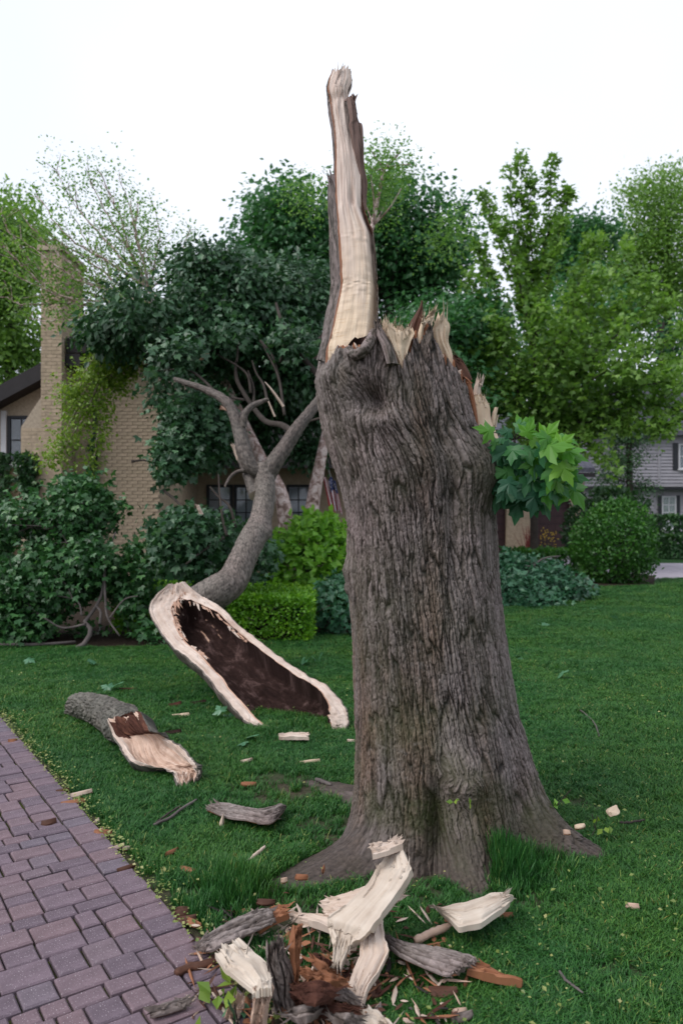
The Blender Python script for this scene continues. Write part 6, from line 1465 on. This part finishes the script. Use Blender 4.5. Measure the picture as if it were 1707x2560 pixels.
# red and yellow plants by the garage
def grassy(name, label, cat, c, n, h, sp, mats, seed, blobs=False):
    r = np.random.default_rng(seed); m = MB()
    for _ in range(n):
        a = np.array(c) + np.array([r.normal(0, sp * .4), r.normal(0, sp * .4), 0]); e = a + np.array([r.normal(0, sp), r.normal(0, sp), h * (.6 + .4 * r.random())])
        m.tube(crs([a, .5 * (a + e), e], 4), [.014, .012, .009, .004], 4)
        if blobs:
            for q in range(4):
                d = e + r.normal(0, .09, 3) - np.array([0, 0, .25 * r.random()]); m.add([d + v for v in np.array([(0, 0, .028), (.022, 0, 0), (0, .02, 0), (-.022, 0, 0), (0, -.02, 0), (0, 0, -.02)])], [(0, 1, 2), (0, 2, 3), (0, 3, 4), (0, 4, 1), (5, 2, 1), (5, 3, 2), (5, 4, 3), (5, 1, 4)], 1)
    t = thing(name, label, cat, c); o = m.make('stems' if False else 'stem', mats, t); o['kind'] = 'stuff'
grassy('red_plant', 'upright red stemmed plant by the garage wall', 'plant', (6.55, 26.6, 0), 26, 1.25, .18, [m_plain('red_stem', (.16, .03, .025)), TRIMW], 3)
grassy('yellow_flower_plant', 'yellow flowering plant beside the garage door and young maple stem', 'plant', (7.15, 26.6, 0), 14, 1.0, .16, [TWIG, m_plain('yellow_petal', (.50, .34, .02))], 4, True)
# ---------------------------------------------------------------- grass, litter
def tuft_collection():
    col = bpy.data.collections.new('grass_tufts'); r = np.random.default_rng(3)
    for k in range(6):
        n = 26; V, F, va = [], [], []
        for b in range(n):
            a = r.random() * 6.28; rad = .034 * math.sqrt(r.random()); bx, by = rad * math.cos(a), rad * math.sin(a)
            h = .045 * (.5 + .8 * r.random()); d = r.random() * 6.28; lean = h * (.2 + .75 * r.random()); w = .0017 + .0012 * r.random()
            ox, oy = -math.sin(d) * w, math.cos(d) * w; i = len(V)
            for t in (0, .5, .85):
                q = lean * t * t; cx, cy, z = bx + math.cos(d) * q, by + math.sin(d) * q, h * (t - .22 * t * t); s = 1 - .45 * t
                V += [(cx - ox * s, cy - oy * s, z), (cx + ox * s, cy + oy * s, z)]
            V.append((bx + math.cos(d) * lean, by + math.sin(d) * lean, h * .80))
            F += [(i, i + 1, i + 3, i + 2), (i + 2, i + 3, i + 5, i + 4), (i + 4, i + 5, i + 6)]
            c = r.random() * .8 if r.random() > .07 else .9 + .1 * r.random()
            va += [c] * 7
        me = bpy.data.meshes.new('grass_tuft'); me.from_pydata(V, [], F); me.materials.append(GRASS)
        at = me.attributes.new('var', 'FLOAT', 'POINT'); at.data.foreach_set('value', np.array(va, np.float32)); me.update()
        o = bpy.data.objects.new('grass_tuft', me); col.objects.link(o)
    return col
def instancer(name, pts, rot, scl, idx, col, label):
    me = bpy.data.meshes.new(name); me.vertices.add(len(pts)); me.vertices.foreach_set('co', pts.astype(np.float32).ravel())
    for k, a, typ in (('rot', rot, 'FLOAT_VECTOR'), ('scl', scl, 'FLOAT_VECTOR')):
        at = me.attributes.new(k, typ, 'POINT'); at.data.foreach_set('vector', a.astype(np.float32).ravel())
    at = me.attributes.new('pick', 'INT', 'POINT'); at.data.foreach_set('value', idx.astype(np.int32))
    me.update()
    o = bpy.data.objects.new(name, me); COL.objects.link(o); tag(o, label, None, None, 'stuff')
    ng = bpy.data.node_groups.new(name, 'GeometryNodeTree')
    ng.interface.new_socket('Geometry', in_out='INPUT', socket_type='NodeSocketGeometry'); ng.interface.new_socket('Geometry', in_out='OUTPUT', socket_type='NodeSocketGeometry')
    gi, go = ng.nodes.new('NodeGroupInput'), ng.nodes.new('NodeGroupOutput')
    ip, ci = ng.nodes.new('GeometryNodeInstanceOnPoints'), ng.nodes.new('GeometryNodeCollectionInfo')
    ci.inputs['Collection'].default_value = col; ci.inputs['Separate Children'].default_value = True; ci.inputs['Reset Children'].default_value = True
    ip.inputs['Pick Instance'].default_value = True
    def na(nm, typ):
        n = ng.nodes.new('GeometryNodeInputNamedAttribute'); n.data_type = typ; n.inputs['Name'].default_value = nm; return n.outputs['Attribute']
    ng.links.new(gi.outputs[0], ip.inputs['Points']); ng.links.new(ci.outputs[0], ip.inputs['Instance'])
    ng.links.new(na('rot', 'FLOAT_VECTOR'), ip.inputs['Rotation']); ng.links.new(na('scl', 'FLOAT_VECTOR'), ip.inputs['Scale']); ng.links.new(na('pick', 'INT'), ip.inputs['Instance Index'])
    ng.links.new(ip.outputs[0], go.inputs[0])
    md = o.modifiers.new('scatter', 'NODES'); md.node_group = ng
    return o
def build_grass():
    r = np.random.default_rng(9); P_ = []; S_ = []
    for (y0, y1, dens, sc) in ((2.0, 3.6, 3000, .85), (3.6, 5.5, 2000, .9), (5.5, 9, 1150, 1.05), (9, 13, 600, 1.3), (13, 18, 330, 1.65)):
        xm = lambda y: .46 * y + 1.2
        n = int(dens * (y1 - y0) * 2 * xm(y1))
        y = y0 + (y1 - y0) * r.random(n); x = (r.random(n) * 2 - 1) * xm(y1)
        k = np.abs(x) < xm(y); x, y = x[k], y[k]
        P_.append(np.stack([x, y], -1)); S_.append(np.full(len(x), sc))
    p = np.concatenate(P_); s = np.concatenate(S_)
    x, y = p[:, 0], p[:, 1]
    e = path_s(x, y)
    keep = (e > .012 + .03 * r.random(len(x))) | (path_a(x, y) > 6.6)
    keep &= ~in_poly(x, y, BED)
    keep &= r.random(len(x)) > np.minimum(dirt_at(x, y) * 1.5, .92)
    ang = np.arctan2(y - TRUNK_Y, x - .47); rad = np.hypot(x - .47, y - TRUNK_Y)
    lim = .42 + sum(L * np.exp(-(np.angle(np.exp(1j * (ang - a))) / w) ** 2) for a, L, w in ((-.36, .34, .30), (-1.42, .26, .22), (-2.50, .54, .25), (2.30, .5, .2)))
    keep &= rad > lim
    x, y, s = x[keep], y[keep], s[keep]
    thin = fbm(x * 2.2, y * 2.2, 3, 77)
    k2 = r.random(len(x)) < np.where(y < 6, .45 + 1.2 * thin, 1.0)
    x, y, s = x[k2], y[k2], s[k2]
    h = s * (.45 + .8 * fbm(x * 3.3, y * 3.3, 3, 4))
    for (c, rr, am) in ((G(605, 2250), .17, 2.2), (G(1310, 2150), .22, 2.6), (G(1250, 2200), .12, 2.0), (G(700, 1840), .22, .9), (G(720, 2420), .2, .8), (G(560, 2190), .15, 1.3), (G(905, 2020), .12, 1.0), (G(1270, 1990), .12, .8)):
        h = h * (1 + am * np.exp(-((x - c[0]) ** 2 + (y - c[1]) ** 2) / rr ** 2))
    h = h * (1 + .7 * np.exp(-(np.clip(path_s(x, y), 0, 9) / .10) ** 2) * r.random(len(x)))
    n = len(x)
    rot = np.stack([r.normal(0, .12, n), r.normal(0, .12, n), r.random(n) * 6.28], -1)
    print('grass tufts', n)
    instancer('grass', np.stack([x, y, np.zeros(n)], -1), rot, np.stack([s, s, h], -1), r.integers(0, 6, n), tuft_collection(), 'dense short grass blades covering the lawn')
build_grass()
def build_litter():
    """maple keys and leaf scraps strewn on the grass and the path's edge; torn leaves further back"""
    r = np.random.default_rng(15)
    y = 2.3 + 5.5 * r.random(1500) ** 1.3; x = (r.random(1500) * 2 - 1) * (.46 * y + .3)
    e = path_s(x, y); k = (e > 0) & (fbm(x * 1.7, y * 1.7, 2, 5) > .42); x, y = x[k], y[k]
    a = -2 + 8 * r.random(2000); ee = np.abs(r.normal(0, .055, 2000)) - .035
    ex, ey = E0[0] + N2[0] * ee + D2[0] * a, E0[1] + N2[1] * ee + D2[1] * a; k = ey > 2.2
    x, y = np.concatenate([x, ex[k]]), np.concatenate([y, ey[k]]); n = len(x)
    tip = nrm(np.stack([r.normal(size=n), r.normal(size=n), .3 * r.normal(size=n)], -1)); nor = nrm(np.stack([r.normal(0, .4, n), r.normal(0, .4, n) - .3, np.ones(n)], -1))
    V, F, va = leaves(np.stack([x, y, .03 + .025 * r.random(n)], -1), .009 + .016 * r.random(n) ** 2, tip, nor, T_TWO, r.random(n))
    tag(obj('maple_key', V, F, LF_KEY, smooth=False, att={'var': va}), 'yellow green maple keys and leaf scraps strewn on grass', None, None, 'stuff')
    pos = [(225, 1658, 'pair of torn leaves on the lawn behind the broken log'), (70, 1650, 'torn leaf on the lawn at the edge of the branch heap'), (790, 1645, 'torn leaf on the lawn between hollow base and trunk'), (1294, 1637, 'torn pale leaf on the lawn just right of the trunk'),
           (1490, 1520, 'torn leaf on the lawn below the right branch heap'), (1540, 1545, 'torn leaf on the lawn below the round shrub'), (1400, 1690, 'torn leaf on the lawn level with the fine straw twig'), (760, 1655, 'torn leaf beside the upper rim of the hollow base'),
           (1350, 1560, 'torn leaf on the lawn in front of the right branch heap'), (1600, 1500, 'torn leaf on the lawn near the driveway edge'), (285, 1720, 'dark torn leaf on the lawn above the short broken log'), (560, 1790, 'torn leaf on the lawn below the low side of the hollow base'), (600, 1852, 'small torn leaf in the grass left of the pale strip')]
    for (px, py, lb_) in pos:
        c = G(px, py, .05); m = 2
        V, F, va = leaves(c[None] + r.normal(0, .02, (m, 3)), .09 + .03 * r.random(m), nrm(r.normal(size=(m, 3)) * [1, 1, .3]), nrm(r.normal(size=(m, 3)) * .5 + [0, -.3, 1]), T_MAPLE, .7 + .3 * r.random(m))
        b = V.mean(0); b[2] = 0
        tag(obj('torn_leaf', V, F, LF_WILT, smooth=False, att={'var': va}, loc=b), lb_, 'leaf', 'torn leaves lying on the lawn')
    # leaf sprigs low in the debris
    lb = ['limp yellow green sprig beside the path near the bottom', 'blue green leaf at the very bottom beside the slab', 'small leafy shoot sprouting on the trunk burl', 'small leafy shoot on the right root', 'yellow leaved shoot at the end of the right root']
    for (q, m, z, mat, l, sc) in ((c4(280, 690), 12, .05, LF_YEL, lb[0], .055), (c4(350, 800), 3, .06, LF_WILT, lb[1], .09), ((1155, 2003), 5, .36, LF_YEL, lb[2], .03), ((1385, 2010), 8, .22, LF_LIME, lb[3], .034), ((1490, 2062), 7, .08, LF_YEL, lb[4], .036)):
        c = G(*q, z) if z < .3 else P(*q, 3.22)
        if 'right root' in l and 'end' not in l: c = P(*q, 3.62)
        V, F, va = leaves(c[None] + r.normal(0, .03 if sc < .05 else .05, (m, 3)) * [1, 1, .5], sc * (.7 + .6 * r.random(m)), nrm(r.normal(size=(m, 3)) + [0, -.2, 0]), nrm(r.normal(size=(m, 3)) * .6 + [0, -.7, .8]), T_TWO if sc < .06 else T_MAPLE, r.random(m))
        b = V.mean(0); t = thing('leafy_shoot', l, 'shoot', b)
        obj('foliage', V, F, mat, t, smooth=False, att={'var': va})
        mb = MB()
        for k in range(3):
            d = r.normal(0, .03, 3); mb.tube([c + [0, .02, -.03], c + d], .0022, 4)
        mb.make('stem', TWIG, t)['kind'] = 'stuff'
LF_KEY = m_leaf('maple_key_green', [(0, (.10, .15, .03)), (.6, (.20, .25, .06)), (1, (.36, .34, .14))], .25)
build_litter()
